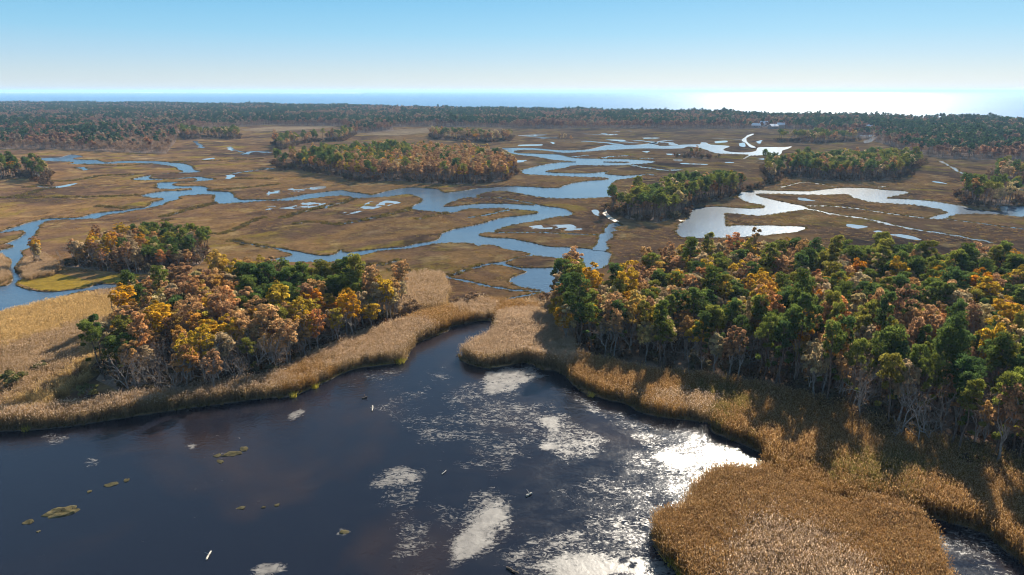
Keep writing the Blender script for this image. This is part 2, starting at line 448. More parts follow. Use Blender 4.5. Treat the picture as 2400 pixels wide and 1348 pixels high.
WOODS = {
    'right': G3([(1290,745),(1305,800),(1345,832),(1450,852),(1560,870),(1680,888),(1800,915),(1900,955),(2050,1022),(2200,1082),(2400,1148),(2650,1215),(2650,580,TR),(2400,585,TR),(2200,578,TR),(2000,565,TR),(1750,552,TR),(1640,556,TR),(1520,585,TR),(1450,612,TR),(1410,640,TR),(1340,690),(1310,720)]),
    'left': G3([(225,890),(330,942),(450,945),(570,920),(680,875),(780,826),(860,790),(930,756),(960,730),(945,700),(905,660,9),(840,630,9),(700,625,9),(560,610,9),(440,622,9),(340,640,9),(335,735),(295,790)]),
    'leftmid': G3([(70,606),(110,622),(200,630),(300,643),(400,640),(470,618),(505,590),(485,535,8),(400,520,8),(300,520,8),(225,532,8),(140,560,8),(85,588,5)]),
    'island': G3([(640,385),(700,398),(780,413),(850,426),(940,424),(1000,430),(1100,432),(1180,424),(1215,405),(1180,352,TR),(1130,340,TR),(1000,331,TR),(900,331,TR),(800,336,TR),(720,342,TR),(660,360,TR)]),
    'island_far': G3([(1008,318),(1080,330),(1150,335),(1200,322),(1190,306,TR),(1100,300,TR),(1020,303,TR)]),
    'grove': G3([(1430,490),(1470,513),(1540,523),(1590,510),(1640,480),(1700,465),(1782,440),(1770,396,TR),(1650,398,TR),(1560,412,TR),(1480,432,TR),(1440,446,TR)]),
    'rightmid': G3([(1790,395),(1850,413),(1930,424),(2020,424),(2110,420),(2165,380),(2150,350,TR),(2050,345,TR),(1950,350,TR),(1860,358,TR),(1810,386,TR)]),
    'rightfar': G3([(1820,330),(1920,337),(2012,330),(2000,304,TR),(1900,301,TR),(1830,308,TR)]),
    'clump': G3([(2250,455),(2300,465),(2392,470),(2380,436,TR),(2330,428,TR),(2270,424,TR)]),
    'edge': G3([(2325,405),(2400,418),(2520,422),(2520,388,TR),(2400,385,TR),(2345,388,TR)]),
    'leftedge': G3([(-120,430),(0,420),(60,414),(108,404),(100,388,TR),(40,365,TR),(0,362,TR),(-120,355,TR)]),
    'islet': G3([(1590,368),(1640,372),(1680,370),(1665,352,6),(1630,347,6),(1600,352,6)]),
    'islet_far': G3([(1305,331),(1330,334),(1355,332),(1345,320,6),(1320,318,6)]),
    'copse_far': G3([(422,315),(480,321),(560,318),(556,302,TR),(480,299,TR),(430,303,TR)]),
    'spit': G3([(641,338),(700,338),(800,326),(830,316),(800,306,TR),(720,306,TR),(655,322,TR)]),
}
FAR_EDGE = [(2900,279,12),(2400,272,12),(2200,269,12),(2000,265,12),(1800,261,12),(1600,256,12),(1400,253,12),(1200,251,12),(1000,248,12),(850,244,12),(600,241,12),(400,239,12),(0,237,12),(-500,235,12)]
FARWOOD = G3([(-500,352),(0,350),(130,350),(250,356),(390,360),(410,335),(420,305),(560,297),(620,293),(800,296),(830,314),(925,307),(920,298),(1010,296),(1150,299),(1250,302),(1400,301),(1580,302),(1760,302),(1830,300),(2015,322),(2080,340),(2130,357),(2200,370),(2300,375),(2400,377),(2900,384)] + FAR_EDGE)
SHORE = G3([(p[0], p[1], 10) for p in FAR_EDGE])
FIELDS = [G3([(565,303),(640,297),(790,296),(760,301),(650,308),(575,307)]), G3([(845,316),(880,309),(930,304),(1000,300),(1010,310),(930,318)])]
SAND = [G3([(1420,490),(1412,500),(1425,512),(1440,520),(1452,520),(1432,508),(1424,500)]), G3([(1590,515),(1610,530),(1640,545),(1660,548),(1640,535),(1612,518)])]
GOLD = [G3([(36,662),(60,648),(110,640),(160,645),(215,660),(200,672),(130,683),(90,680)]), G3([(225,650),(330,635),(325,655),(250,665)])]
REEDS = {
    'shore': G3([(-100,1012),(0,1008),(150,998),(350,968),(520,943),(680,926),(740,903),(800,873),(850,858),(945,846),(955,828),(975,803),(1010,788),(1055,768),(1100,755),(1155,748),(1170,722),(1120,712),(1060,728),(1000,742),(940,765),(880,785),(800,815),(700,862),(600,905),(500,918),(400,938),(250,955),(100,975),(-100,985)]),
    'field': G3([(-100,770),(0,742),(60,728),(150,708),(240,693),(300,688),(335,702),(320,740),(300,780),(270,830),(235,875),(150,935),(80,980),(-100,990)]),
    'point': G3([(1076,832),(1110,853),(1140,860),(1230,848),(1300,866),(1330,880),(1352,862),(1340,800),(1300,760),(1250,742),(1170,748,0),(1158,765,2),(1120,790,2),(1090,808,2)]),
    'strip': G3([(1330,880),(1350,903),(1420,933),(1465,943),(1500,963),(1560,978),(1665,990),(1700,955),(1560,915),(1450,890),(1350,855)]),
    'bed': G3([(1665,992),(1672,1010),(1710,1026),(1760,1046),(1792,1068),(1800,1100),(1850,1150),(1910,1178),(1960,1182),(2050,1180),(2130,1208),(2220,1226),(2310,1254),(2352,1288),(2402,1318),(2600,1420),(2700,1250),(2400,1150),(2200,1095),(2050,1055),(1900,1005),(1800,968),(1700,950)]),
    'bank': G3([(1532,1240),(1560,1205,1),(1600,1175,2.4),(1620,1140,2.4),(1650,1110,2.4),(1690,1085,2.4),(1740,1085,2.4),(1778,1085,2.4),(1830,1128),(1900,1175),(1960,1198),(2050,1190),(2130,1216),(2180,1264),(2230,1302),(2300,1342),(2370,1364),(2440,1402),(2500,1560),(1750,1640),(1650,1420),(1562,1310)]),
    'back': G3([(950,655),(1000,648),(1040,650),(1055,690),(1040,725),(980,735),(935,745),(925,710),(945,690)]),
    'creekside': G3([(40,640),(60,615),(100,600),(140,625),(130,645),(60,660)]),
    'leftbank': G3([(-60,600),(5,603),(22,620),(18,640),(25,652),(0,668),(-60,675)]),
    'shade': G3([(1352,860),(1450,890),(1560,915),(1700,952),(1800,970),(1900,1007),(2050,1057),(2200,1097),(2400,1152),(2700,1240),(2650,1175),(2400,1105),(2200,1045),(2050,998),(1900,945),(1800,918),(1680,900),(1560,885),(1450,868),(1345,840)]),
    'link': G3([(1160,748),(1250,740),(1290,742),(1300,715),(1200,715),(1130,712)]),
}

# ------------------------------------------------------------------ setting materials
def ground_mat(name, stops, big, fine, rough=.95, bump=.25, accent=None, fine_stops=((.3, .62), (.75, 1.25))):
    m, nt, out = mat(name)
    pos = position(nt)
    f1 = noise_tex(nt, pos, big, 6, .6, .6)
    f2 = noise_tex(nt, pos, fine, 5, .65)
    f3 = noise_tex(nt, pos, fine * 7, 3, .6)
    col = ramp(nt, f1, stops)
    if accent:
        fa = noise_tex(nt, pos, big * 1.7, 4, .55, 1.0)
        k = ramp(nt, fa, [(accent[1], (0, 0, 0)), (accent[2], (1, 1, 1))])
        col = mixc(nt, k, col, accent[0])
    if accent:
        fz = noise_tex(nt, pos, big * 2.6, 5, .6, .8)
        col = mixc(nt, ramp(nt, fz, [(.54, (0, 0, 0)), (.66, (.8, .8, .8))]), col, (.065, .043, .033))
        fy = noise_tex(nt, pos, big * 3.7, 4, .55, .5)
        col = mixc(nt, ramp(nt, fy, [(.57, (0, 0, 0)), (.68, (.75, .75, .75))]), col, (.38, .25, .10))
    lo, hi = fine_stops
    g = ramp(nt, f2, [(lo[0], (lo[1],) * 3), (hi[0], (hi[1],) * 3)])
    col = mixc(nt, 1.0, col, g, 'MULTIPLY')
    g = ramp(nt, f3, [(.3, (.7, .7, .7)), (.7, (1.3, 1.3, 1.3))])
    col = mixc(nt, .8, col, g, 'MULTIPLY')
    p = N(nt, 'ShaderNodeBsdfDiffuse', Roughness=.9)
    nt.links.new(col, p.inputs['Color'])
    b = N(nt, 'ShaderNodeBump', Strength=bump, Distance=.4)
    nt.links.new(mathn(nt, 'ADD', f2, f3), b.inputs['Height'])
    nt.links.new(b.outputs[0], p.inputs['Normal'])
    nt.links.new(p.outputs[0], out.inputs['Surface'])
    return m


M_MARSH = ground_mat('marsh_turf', [(.30, (.065, .044, .034)), (.40, (.125, .074, .046)), (.48, (.20, .112, .06)), (.55, (.27, .15, .06)), (.62, (.165, .10, .054)), (.70, (.36, .23, .12))], .016, .13,
                     accent=((.27, .185, .035), .56, .68))
M_FLOOR = ground_mat('leaf_litter', [(.3, (.13, .08, .05)), (.5, (.24, .16, .11)), (.7, (.38, .28, .22))], .08, .5)
M_REEDMUD = ground_mat('reed_litter', [(.3, (.10, .07, .035)), (.6, (.2, .14, .06))], .1, .6)
M_FIELD = ground_mat('straw_field', [(.3, (.20, .13, .075)), (.6, (.34, .23, .13))], .02, .2)
M_GOLD = ground_mat('golden_cordgrass', [(.35, (.22, .15, .03)), (.55, (.30, .19, .03)), (.7, (.17, .13, .035))], .08, .5)
M_BANK = plain_mat('peat_bank', (.05, .035, .022), .9, .5, .8)
M_MUD = plain_mat('wet_mud', (.075, .055, .04), .95, .4, .5)
M_SAND = plain_mat('pale_sand', (.5, .42, .32), .9, .2, .3)


def water_mat(name, deep, shallow, rough, wave, wscale, wdist, sh=(.45, .7), shs=.03):
    m, nt, out = mat(name)
    pos = position(nt)
    f = noise_tex(nt, pos, shs, 4, .55, .4)
    col = mixc(nt, ramp(nt, f, [(sh[0], (0, 0, 0)), (sh[1], (1, 1, 1))]), deep, shallow)
    p = N(nt, 'ShaderNodeBsdfPrincipled', Roughness=rough, IOR=1.33)
    nt.links.new(col, p.inputs['Base Color'])
    w = noise_tex(nt, pos, wscale, 3, .6)
    b = N(nt, 'ShaderNodeBump', Strength=wave, Distance=wdist)
    nt.links.new(w, b.inputs['Height'])
    nt.links.new(b.outputs[0], p.inputs['Normal'])
    nt.links.new(p.outputs[0], out.inputs['Surface'])
    return m, nt, p, col, pos


M_RIVER = water_mat('creek_water', (.035, .06, .095), (.06, .085, .11), .17, .55, 1.0, .16)[0]
M_PAN = water_mat('still_water', (.14, .165, .19), (.20, .22, .24), .06, .08, 1.0, .05)[0]  # pale base colour stands in for the brighter sky reflection
M_SEA = water_mat('sea_water', (.002, .05, .15), (.004, .075, .20), .20, .5, .15, .8, shs=.002)[0]
M_POND, nt, PB, pcol, ppos = water_mat('pond_water', (.006, .007, .012), (.026, .016, .012), .09, .38, 1.2, .13, (.5, .74), .03)
# exposed mud and algae in the pond, painted sky sheen in the reed creek: where, from the mesh; the broken edge, from noise
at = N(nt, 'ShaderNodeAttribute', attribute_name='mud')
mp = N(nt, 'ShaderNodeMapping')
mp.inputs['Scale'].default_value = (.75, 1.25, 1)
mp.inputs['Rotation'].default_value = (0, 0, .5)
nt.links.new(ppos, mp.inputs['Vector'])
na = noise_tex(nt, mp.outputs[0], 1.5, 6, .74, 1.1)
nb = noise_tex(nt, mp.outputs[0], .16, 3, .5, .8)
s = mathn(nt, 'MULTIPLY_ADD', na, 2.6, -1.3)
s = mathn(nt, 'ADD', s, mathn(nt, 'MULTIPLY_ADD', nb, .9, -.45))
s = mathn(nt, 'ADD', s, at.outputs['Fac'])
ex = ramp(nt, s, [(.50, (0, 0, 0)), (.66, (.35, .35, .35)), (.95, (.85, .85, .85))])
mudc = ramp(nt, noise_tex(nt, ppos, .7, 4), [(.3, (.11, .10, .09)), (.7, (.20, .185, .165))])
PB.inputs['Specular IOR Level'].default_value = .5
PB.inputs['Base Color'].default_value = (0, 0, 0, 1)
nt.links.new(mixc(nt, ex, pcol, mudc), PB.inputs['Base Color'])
rr = ramp(nt, noise_tex(nt, mp.outputs[0], .22, 4, .6, 1.2), [(.35, (.10, .10, .10)), (.7, (.22, .22, .22))])
nt.links.new(mathn(nt, 'ADD', mathn(nt, 'MULTIPLY', ex, .32), rr), PB.inputs['Roughness'])

# ------------------------------------------------------------------ the ground: one sheet, cut open where water lies
LAND = [(5000, -150), (5000, 300)] + [tuple(p) for p in SHORE] + [(-9000, 5200), (-9000, -150)]
verts, edges = [], []


def add_outline(P, step=None):
    n0 = len(verts)
    P = np.asarray(P, float)
    keep = [P[0]]
    for q in P[1:]:
        if np.linalg.norm(q - keep[-1]) > .12:
            keep.append(q)
    if np.linalg.norm(keep[0] - keep[-1]) < .12:
        keep.pop()
    for q in keep:
        verts.append(Vector((q[0], q[1])))
    m = len(keep)
    edges.extend((n0 + i, n0 + (i + 1) % m) for i in range(m))


add_outline(LAND)
for L in WATER.values():
    for P in L:
        add_outline(P)
for P in ISL:
    add_outline(P)
ZONES = [(SAND, 5), (list(WOODS.values()) + [FARWOOD], 2), (GOLD, 6), (list(REEDS.values()), 3), (FIELDS, 4)]
for L, _ in ZONES:
    for P in L:
        add_outline(P)
cv, ce, cf, _, _, _ = delaunay_2d_cdt(verts, edges, [], 0, 1e-3, False)
cv = np.array([(v.x, v.y) for v in cv])
cf = np.array([f for f in cf if len(f) == 3])
cen = cv[cf].mean(1)
land = inpoly(cen, LAND)
water = np.zeros(len(cf), bool)
for L in WATER.values():
    for P in L:
        water |= inpoly(cen, P)
for P in ISL:
    water &= ~inpoly(cen, P)
mi = np.zeros(len(cf), int)
for L, k in reversed(ZONES):
    for P in L:
        mi[inpoly(cen, P)] = k
keepf = land & ~water
# consistent winding (upwards)
a, b, c = cv[cf[:, 0]], cv[cf[:, 1]], cv[cf[:, 2]]
flip = ((b - a)[:, 0] * (c - a)[:, 1] - (b - a)[:, 1] * (c - a)[:, 0]) < 0
cf[flip] = cf[flip][:, ::-1]
eset = {}
for fi, f in enumerate(cf):
    for i in range(3):
        e = (int(f[i]), int(f[(i + 1) % 3]))
        eset[e] = fi
bnd = [(e, fi) for e, fi in eset.items() if keepf[fi] and (e[1], e[0]) in eset and water[eset[(e[1], e[0])]]]
vn = {}
for (i, j), fi in bnd:
    d = cv[j] - cv[i]
    n = np.array([d[1], -d[0]])
    n /= np.linalg.norm(n) + 1e-9
    for k in (i, j):
        vn[k] = vn.get(k, 0) + n


def gz(xy):
    """small relief of the marsh"""
    return 0.0


used = np.unique(cf[keepf])
remap = -np.ones(len(cv), int)
remap[used] = np.arange(len(used))
GV = [(cv[i][0], cv[i][1], 0.0) for i in used]
GF = [tuple(remap[f]) for f in cf[keepf]]
GM = list(mi[keepf])
foot, toe = {}, {}
for k, n in vn.items():
    n = n / (np.linalg.norm(n) + 1e-9)
    x, y = cv[k]
    j = .5 + .5 * noise.noise((x * .2, y * .2, 0))
    foot[k] = len(GV)
    GV.append((x + n[0] * .12, y + n[1] * .12, -.10))
    toe[k] = len(GV)
    GV.append((x + n[0] * (.25 + .5 * j), y + n[1] * (.2 + .4 * j), -.32))
for (i, j), fi in bnd:
    ri, rj = int(remap[i]), int(remap[j])
    GF.append((rj, ri, foot[i], foot[j])); GM.append(1)
    GF.append((foot[j], foot[i], toe[i], toe[j])); GM.append(7)
me = bpy.data.meshes.new('ground')
me.from_pydata(GV, [], GF)
for m in (M_MARSH, M_BANK, M_FLOOR, M_REEDMUD, M_FIELD, M_SAND, M_GOLD, M_MUD):
    me.materials.append(m)
me.polygons.foreach_set('material_index', np.array(GM, np.int32))
me.update()
ground = link('ground', me)
tag(ground, 'brown and ochre salt marsh ground cut by winding tidal creeks', kind='structure')
BANK_EDGES = [(cv[i], cv[j]) for (i, j), _ in bnd]

# water sheets
def sheet(name, pts, z, m, label):
    me = bpy.data.meshes.new(name)
    me.from_pydata([(x, y, z) for x, y in pts], [], [tuple(range(len(pts)))])
    me.materials.append(m)
    o = link(name, me)
    tag(o, label, kind='structure')
    return o


sheet('creek_water', [(-3000, 60), (1500, 60), (1500, 1000), (900, 1300), (-3000, 2300)], -.15, M_RIVER, 'pale blue tidal water winding through the brown marsh')
V, F = [], []
sp = [(9000, 150)] + [tuple(p) for p in SHORE] + [(-9000, 5150)]
for x, y in sp:
    V += [(x * .97, y * .97, -1.3), (x * 6, y * 6 + 800, -1.3), (x * 12, y * 12 + 70000, -1.3)]
for i in range(len(sp) - 1):
    for k in range(2):
        F.append((3 * i + k, 3 * i + k + 1, 3 * i + k + 4, 3 * i + k + 3))
me = bpy.data.meshes.new('sea')
me.from_pydata(V, [], F)
me.materials.append(M_SEA)
tag(link('sea', me), 'blue open sea along the horizon, dazzling white under the sun', kind='structure')

mb = MB()
for P, raised in RIBBONS:
    if raised:
        n = len(P) // 2
        A, B = P[:n], P[n:][::-1]
        V = np.column_stack([np.concatenate([A, B]), np.full(2 * n, -.06)])
        mb.add(V, [(i, i + 1, n + i + 1, n + i) for i in range(n - 1)])
tag(link('ditch_water', mb.mesh('ditch_water', [M_RIVER])), 'bright thin water in the marsh ditches', kind='structure')
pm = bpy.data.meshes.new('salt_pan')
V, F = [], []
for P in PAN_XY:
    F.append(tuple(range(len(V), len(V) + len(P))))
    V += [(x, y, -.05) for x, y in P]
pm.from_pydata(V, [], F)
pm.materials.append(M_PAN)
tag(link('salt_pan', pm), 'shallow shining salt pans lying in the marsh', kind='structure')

# the pond: a fine grid so that the mud banks have their places
gx, gy = np.arange(-150, 100, .8), np.arange(34, 156, .8)
XX, YY = np.meshgrid(gx, gy)
PV = np.stack([XX.ravel(), YY.ravel(), np.full(XX.size, -.10)], 1)
inp = inpoly(PV[:, :2], pond_xy)
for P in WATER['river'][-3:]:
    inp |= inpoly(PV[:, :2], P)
nx, ny = len(gx), len(gy)
idx = np.arange(nx * ny).reshape(ny, nx)
Q = np.stack([idx[:-1, :-1], idx[:-1, 1:], idx[1:, 1:], idx[1:, :-1]], -1).reshape(-1, 4)
g = inp.reshape(ny, nx)
g2 = g.copy()
for dy in (-2, -1, 0, 1, 2):
    for dx in (-2, -1, 0, 1, 2):
        g2 |= np.roll(np.roll(g, dy, 0), dx, 1)
Q = Q[g2.ravel()[Q].any(1)]
us = np.unique(Q)
rm = -np.ones(nx * ny, int)
rm[us] = np.arange(len(us))
PV, Q = PV[us], rm[Q]
pp, _ = project(PV)
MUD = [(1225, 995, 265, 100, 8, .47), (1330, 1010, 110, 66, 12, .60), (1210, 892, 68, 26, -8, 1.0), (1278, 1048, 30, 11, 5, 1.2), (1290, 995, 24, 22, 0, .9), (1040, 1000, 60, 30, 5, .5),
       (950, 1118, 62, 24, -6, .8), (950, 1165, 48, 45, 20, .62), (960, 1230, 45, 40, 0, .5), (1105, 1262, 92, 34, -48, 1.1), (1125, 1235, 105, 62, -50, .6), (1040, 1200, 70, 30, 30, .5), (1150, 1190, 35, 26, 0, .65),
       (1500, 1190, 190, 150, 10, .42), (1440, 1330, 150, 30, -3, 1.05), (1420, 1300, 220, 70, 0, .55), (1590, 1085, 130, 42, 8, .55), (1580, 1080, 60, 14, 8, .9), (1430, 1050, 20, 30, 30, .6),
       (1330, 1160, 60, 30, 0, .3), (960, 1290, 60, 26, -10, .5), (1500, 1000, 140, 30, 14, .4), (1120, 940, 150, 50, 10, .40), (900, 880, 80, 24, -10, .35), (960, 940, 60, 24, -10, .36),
       (450, 1047, 24, 9, 0, 1.0), (695, 970, 22, 8, -30, .8), (215, 1086, 18, 12, 0, .6), (806, 1248, 14, 6, 0, 1.0), (625, 1335, 50, 16, 0, .9), (520, 1070, 40, 14, 0, .4), (120, 1030, 30, 12, 0, .55), (1090, 1400, 400, 50, 0, .5), (2260, 1275, 130, 40, 28, .48)]  # last entry paints a pale sky sheen onto the reed creek
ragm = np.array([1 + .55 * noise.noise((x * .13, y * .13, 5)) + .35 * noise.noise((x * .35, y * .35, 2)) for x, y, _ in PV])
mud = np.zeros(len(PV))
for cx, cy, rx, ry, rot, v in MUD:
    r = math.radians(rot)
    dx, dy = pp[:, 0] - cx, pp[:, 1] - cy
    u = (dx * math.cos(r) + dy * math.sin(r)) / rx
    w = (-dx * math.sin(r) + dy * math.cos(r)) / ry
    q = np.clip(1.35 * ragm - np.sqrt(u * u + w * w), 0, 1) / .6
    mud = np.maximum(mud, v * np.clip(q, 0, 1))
# channels left dark between the mud banks
for L, wd in (([(1330, 890), (1270, 925), (1220, 935)], 9), ([(1270, 905), (1380, 985), (1450, 1030), (1400, 1090), (1280, 1130), (1180, 1130)], 22), ([(1470, 1010), (1580, 1020), (1640, 1040)], 8), ([(1280, 1220), (1350, 1225), (1385, 1265), (1440, 1305), (1520, 1340)], 4)):
    L = catmull(L, 8, False)
    d = np.full(len(PV), 1e9)
    for q in L:
        d = np.minimum(d, np.hypot(pp[:, 0] - q[0], (pp[:, 1] - q[1]) * 1.6))
    mud *= np.clip((d - wd * .6) / (wd * .8), 0, 1)
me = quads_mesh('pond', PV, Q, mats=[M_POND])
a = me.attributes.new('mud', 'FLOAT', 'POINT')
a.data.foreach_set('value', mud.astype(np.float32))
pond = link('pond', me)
tag(pond, 'dark navy shallow pond with pale speckled mudbanks', kind='structure')

# far sandbar on the horizon
V, F = [], []
for i in range(41):
    t = i / 40
    x = -12500 + 9200 * t
    y = 16500 + 500 * math.sin(t * 5)
    h = 6 + 5 * noise.noise((t * 9, 0, 0)) + 3 * noise.noise((t * 31, 0, 0))
    V += [(x, y - 220, -1.4), (x, y, max(1, h)), (x, y + 900, max(1, h)), (x, y + 1100, -1.4)]
for i in range(40):
    for k in range(3):
        F.append((4 * i + k, 4 * i + 4 + k, 4 * i + 5 + k, 4 * i + 1 + k))
me = bpy.data.meshes.new('sandbar')
me.from_pydata(V, [], F)
me.materials.append(M_SAND)
tag(link('sandbar', me), 'low pale sandbar on the far sea horizon', kind='structure')

# ------------------------------------------------------------------ light and air
SUN_EL, SUN_AZ = math.radians(31), math.radians(23.5)
sdir = Vector((math.sin(SUN_AZ) * math.cos(SUN_EL), math.cos(SUN_AZ) * math.cos(SUN_EL), math.sin(SUN_EL)))
sd = bpy.data.lights.new('sun', 'SUN')
sd.energy = 5.0
sd.angle = math.radians(.53)
sd.color = (1, .91, .77)
sun = bpy.data.objects.new('sun', sd)
COL.objects.link(sun)
sun.rotation_euler = sdir.to_track_quat('Z', 'Y').to_euler()
sun.location = (300, 500, 400)

w = bpy.data.worlds.new('World')
S.world = w
w.use_nodes = True
nt = w.node_tree
bg = nt.nodes['Background']
sky = nt.nodes.new('ShaderNodeTexSky')
sky.sky_type = 'NISHITA'
sky.sun_disc = False
sky.sun_elevation = SUN_EL
sky.sun_rotation = SUN_AZ
sky.altitude = 0
sky.air_density = 1.0
sky.dust_density = .3
sky.ozone_density = 2.0
# clear autumn air: colour ramp over physical sky, upper dome raised to fill shadows
geo = nt.nodes.new('ShaderNodeTexCoord')
sx = nt.nodes.new('ShaderNodeSeparateXYZ')
nt.links.new(geo.outputs['Generated'], sx.inputs[0])
grad = ramp(nt, sx.outputs['Z'], [(0, (.53, .57, .595)), (.018, (.45, .545, .605)), (.045, (.32, .50, .65)), (.075, (.205, .46, .66)), (.115, (.13, .40, .63)), (.3, (.15, .33, .55)), (.7, (.15, .28, .47))])
sc = nt.nodes.new('ShaderNodeVectorMath')
sc.operation = 'SCALE'
nt.links.new(grad, sc.inputs[0])
sc.inputs['Scale'].default_value = 8.0
mxw = mixc(nt, .88, sky.outputs[0], sc.outputs[0])
nt.links.new(mxw, bg.inputs['Color'])
bg.inputs['Strength'].default_value = .05
S.view_settings.view_transform = 'Standard'
S.view_settings.look = 'None'
S.view_settings.exposure = 1.68
S.view_settings.gamma = 1
HAZE = 0.00007
if HAZE:
    m, nt, out = mat('haze_air')
    pv = nt.nodes.new('ShaderNodeVolumePrincipled')
    pv.inputs['Color'].default_value = (.40, .66, 1, 1)
    pv.inputs['Density'].default_value = HAZE
    pv.inputs['Anisotropy'].default_value = .1
    nt.links.new(pv.outputs[0], out.inputs['Volume'])
    mb = MB()
    mb.box((-130000, -600, -3), (130000, 150000, 75))
    o = link('haze', mb.mesh('haze', [m]))
    tag(o, 'thin pale blue haze over the marsh and sea', kind='stuff')
S.cycles.max_bounces = 5
S.cycles.diffuse_bounces = 2
S.cycles.glossy_bounces = 2
S.cycles.transmission_bounces = 3
S.cycles.volume_bounces = 0
S.cycles.transparent_max_bounces = 4
S.cycles.use_denoising = True
S.cycles.filter_width = 1.05
S.cycles.sample_clamp_indirect = 4.0

# ------------------------------------------------------------------ trees
M_BARK_PINE = bark_mat('pine_bark', (.07, .05, .04), (.16, .115, .09))
M_BARK = bark_mat('grey_bark', (.13, .115, .10), (.30, .27, .24))
M_TWIG = bark_mat('pale_twigs', (.16, .14, .12), (.36, .32, .28))
M_PINE = leaf_mat('pine_needles', [(0, (.052, .088, .026)), (.35, (.076, .108, .026)), (.6, (.105, .130, .025)), (.8, (.145, .152, .026)), (1, (.19, .165, .03))], .42)
M_OAK = leaf_mat('rust_oak_leaves', [(0, (.28, .155, .08)), (.25, (.38, .215, .105)), (.5, (.45, .27, .12)), (.7, (.41, .25, .09)), (.86, (.42, .18, .06)), (1, (.47, .31, .14))], .45)
M_TAN = leaf_mat('tan_beech_leaves', [(0, (.34, .24, .13)), (.3, (.46, .34, .19)), (.55, (.42, .33, .13)), (.75, (.36, .28, .17)), (1, (.50, .39, .19))], .45)
M_MAPLE = leaf_mat('golden_leaves', [(0, (.50, .26, .018)), (.35, (.46, .30, .03)), (.6, (.36, .28, .04)), (.8, (.52, .21, .016)), (1, (.40, .33, .10))], .48)
M_BROWN = leaf_mat('withered_leaves', [(0, (.14, .09, .06)), (.5, (.2, .13, .08)), (1, (.26, .17, .11))], .3)
M_BUSH = leaf_mat('undergrowth_leaves', [(0, (.09, .055, .035)), (.4, (.14, .085, .05)), (.7, (.10, .085, .045)), (1, (.19, .09, .04))], .3)


def crown_clumps(rng, k, R, H, z0, flat=.15):
    """clump centres through a rounded crown of radius R between z0 and z0 + H"""
    out = []
    while len(out) < k:
        p = rng.uniform(-1, 1, 3)
        r = np.linalg.norm(p)
        if r > 1 or r < .45 and rng.random() < .8 or p[2] < -.75:
            continue
        q = np.array([p[0] * R, p[1] * R, z0 + H * (.5 + .5 * p[2])])
        if all(np.linalg.norm((q - o) / np.array([1, 1, .9])) > R * .30 for o in out) or rng.random() < .08:
            out.append(q)
    return np.array(out)


def foliage(mb, rng, C, rad, n, size, flat=.75, elong=1.0, upbias=.35, tvar=.22):
    k = len(C)
    ct = np.clip(1 + rng.normal(0, tvar, k), .5, 1.6)
    N_ = k * n
    d = unit(rng.normal(0, 1, (N_, 3)))
    d[:, 2] = np.where(d[:, 2] < -.35, -d[:, 2], d[:, 2])
    r = rng.uniform(.45, 1.05, N_) ** .7
    cr = np.repeat(rad, n)
    P = np.repeat(C, n, 0) + d * (r * cr)[:, None] * np.array([1, 1, flat])
    nrm = unit(d * .7 + rng.normal(0, .55, (N_, 3)) + np.array([0, 0, upbias]))
    t = unit(np.cross(nrm, rng.normal(0, 1, (N_, 3))))
    b = np.cross(nrm, t)
    s = size * rng.uniform(.6, 1.35, N_)
    tint = np.repeat(ct, n) * rng.uniform(.75, 1.25, N_)
    mb.leaves(P, t * (s * elong)[:, None], b * (s / elong)[:, None], tint)


def needles(mb, rng, C, rad, n, size, tvar=.2, flat=.7):
    """tufts of long thin needles pointing out and up"""
    k = len(C)
    ct = np.clip(1 + rng.normal(0, tvar, k), .55, 1.6)
    N_ = k * n
    d = unit(rng.normal(0, 1, (N_, 3)) + np.array([0, 0, .25]))
    r = rng.uniform(.35, 1.0, N_) ** .6
    P = np.repeat(C, n, 0) + d * (r * np.repeat(rad, n))[:, None] * np.array([1, 1, flat])
    ax = unit(d + rng.normal(0, .5, (N_, 3)) + np.array([0, 0, .35]))
    sd_ = unit(np.cross(ax, rng.normal(0, 1, (N_, 3))))
    s = size * rng.uniform(.7, 1.3, N_)
    mb.leaves(P, ax * s[:, None], sd_ * (s * .42)[:, None], np.repeat(ct, n) * rng.uniform(.7, 1.3, N_))


def bend(rng, a, b, n=4, w=.08):
    a, b = np.asarray(a, float), np.asarray(b, float)
    L = np.linalg.norm(b - a)
    t = np.linspace(0, 1, n + 1)[:, None]
    off = rng.normal(0, w * L, (n + 1, 3)) * np.sin(t * PI)
    return a + (b - a) * t + off


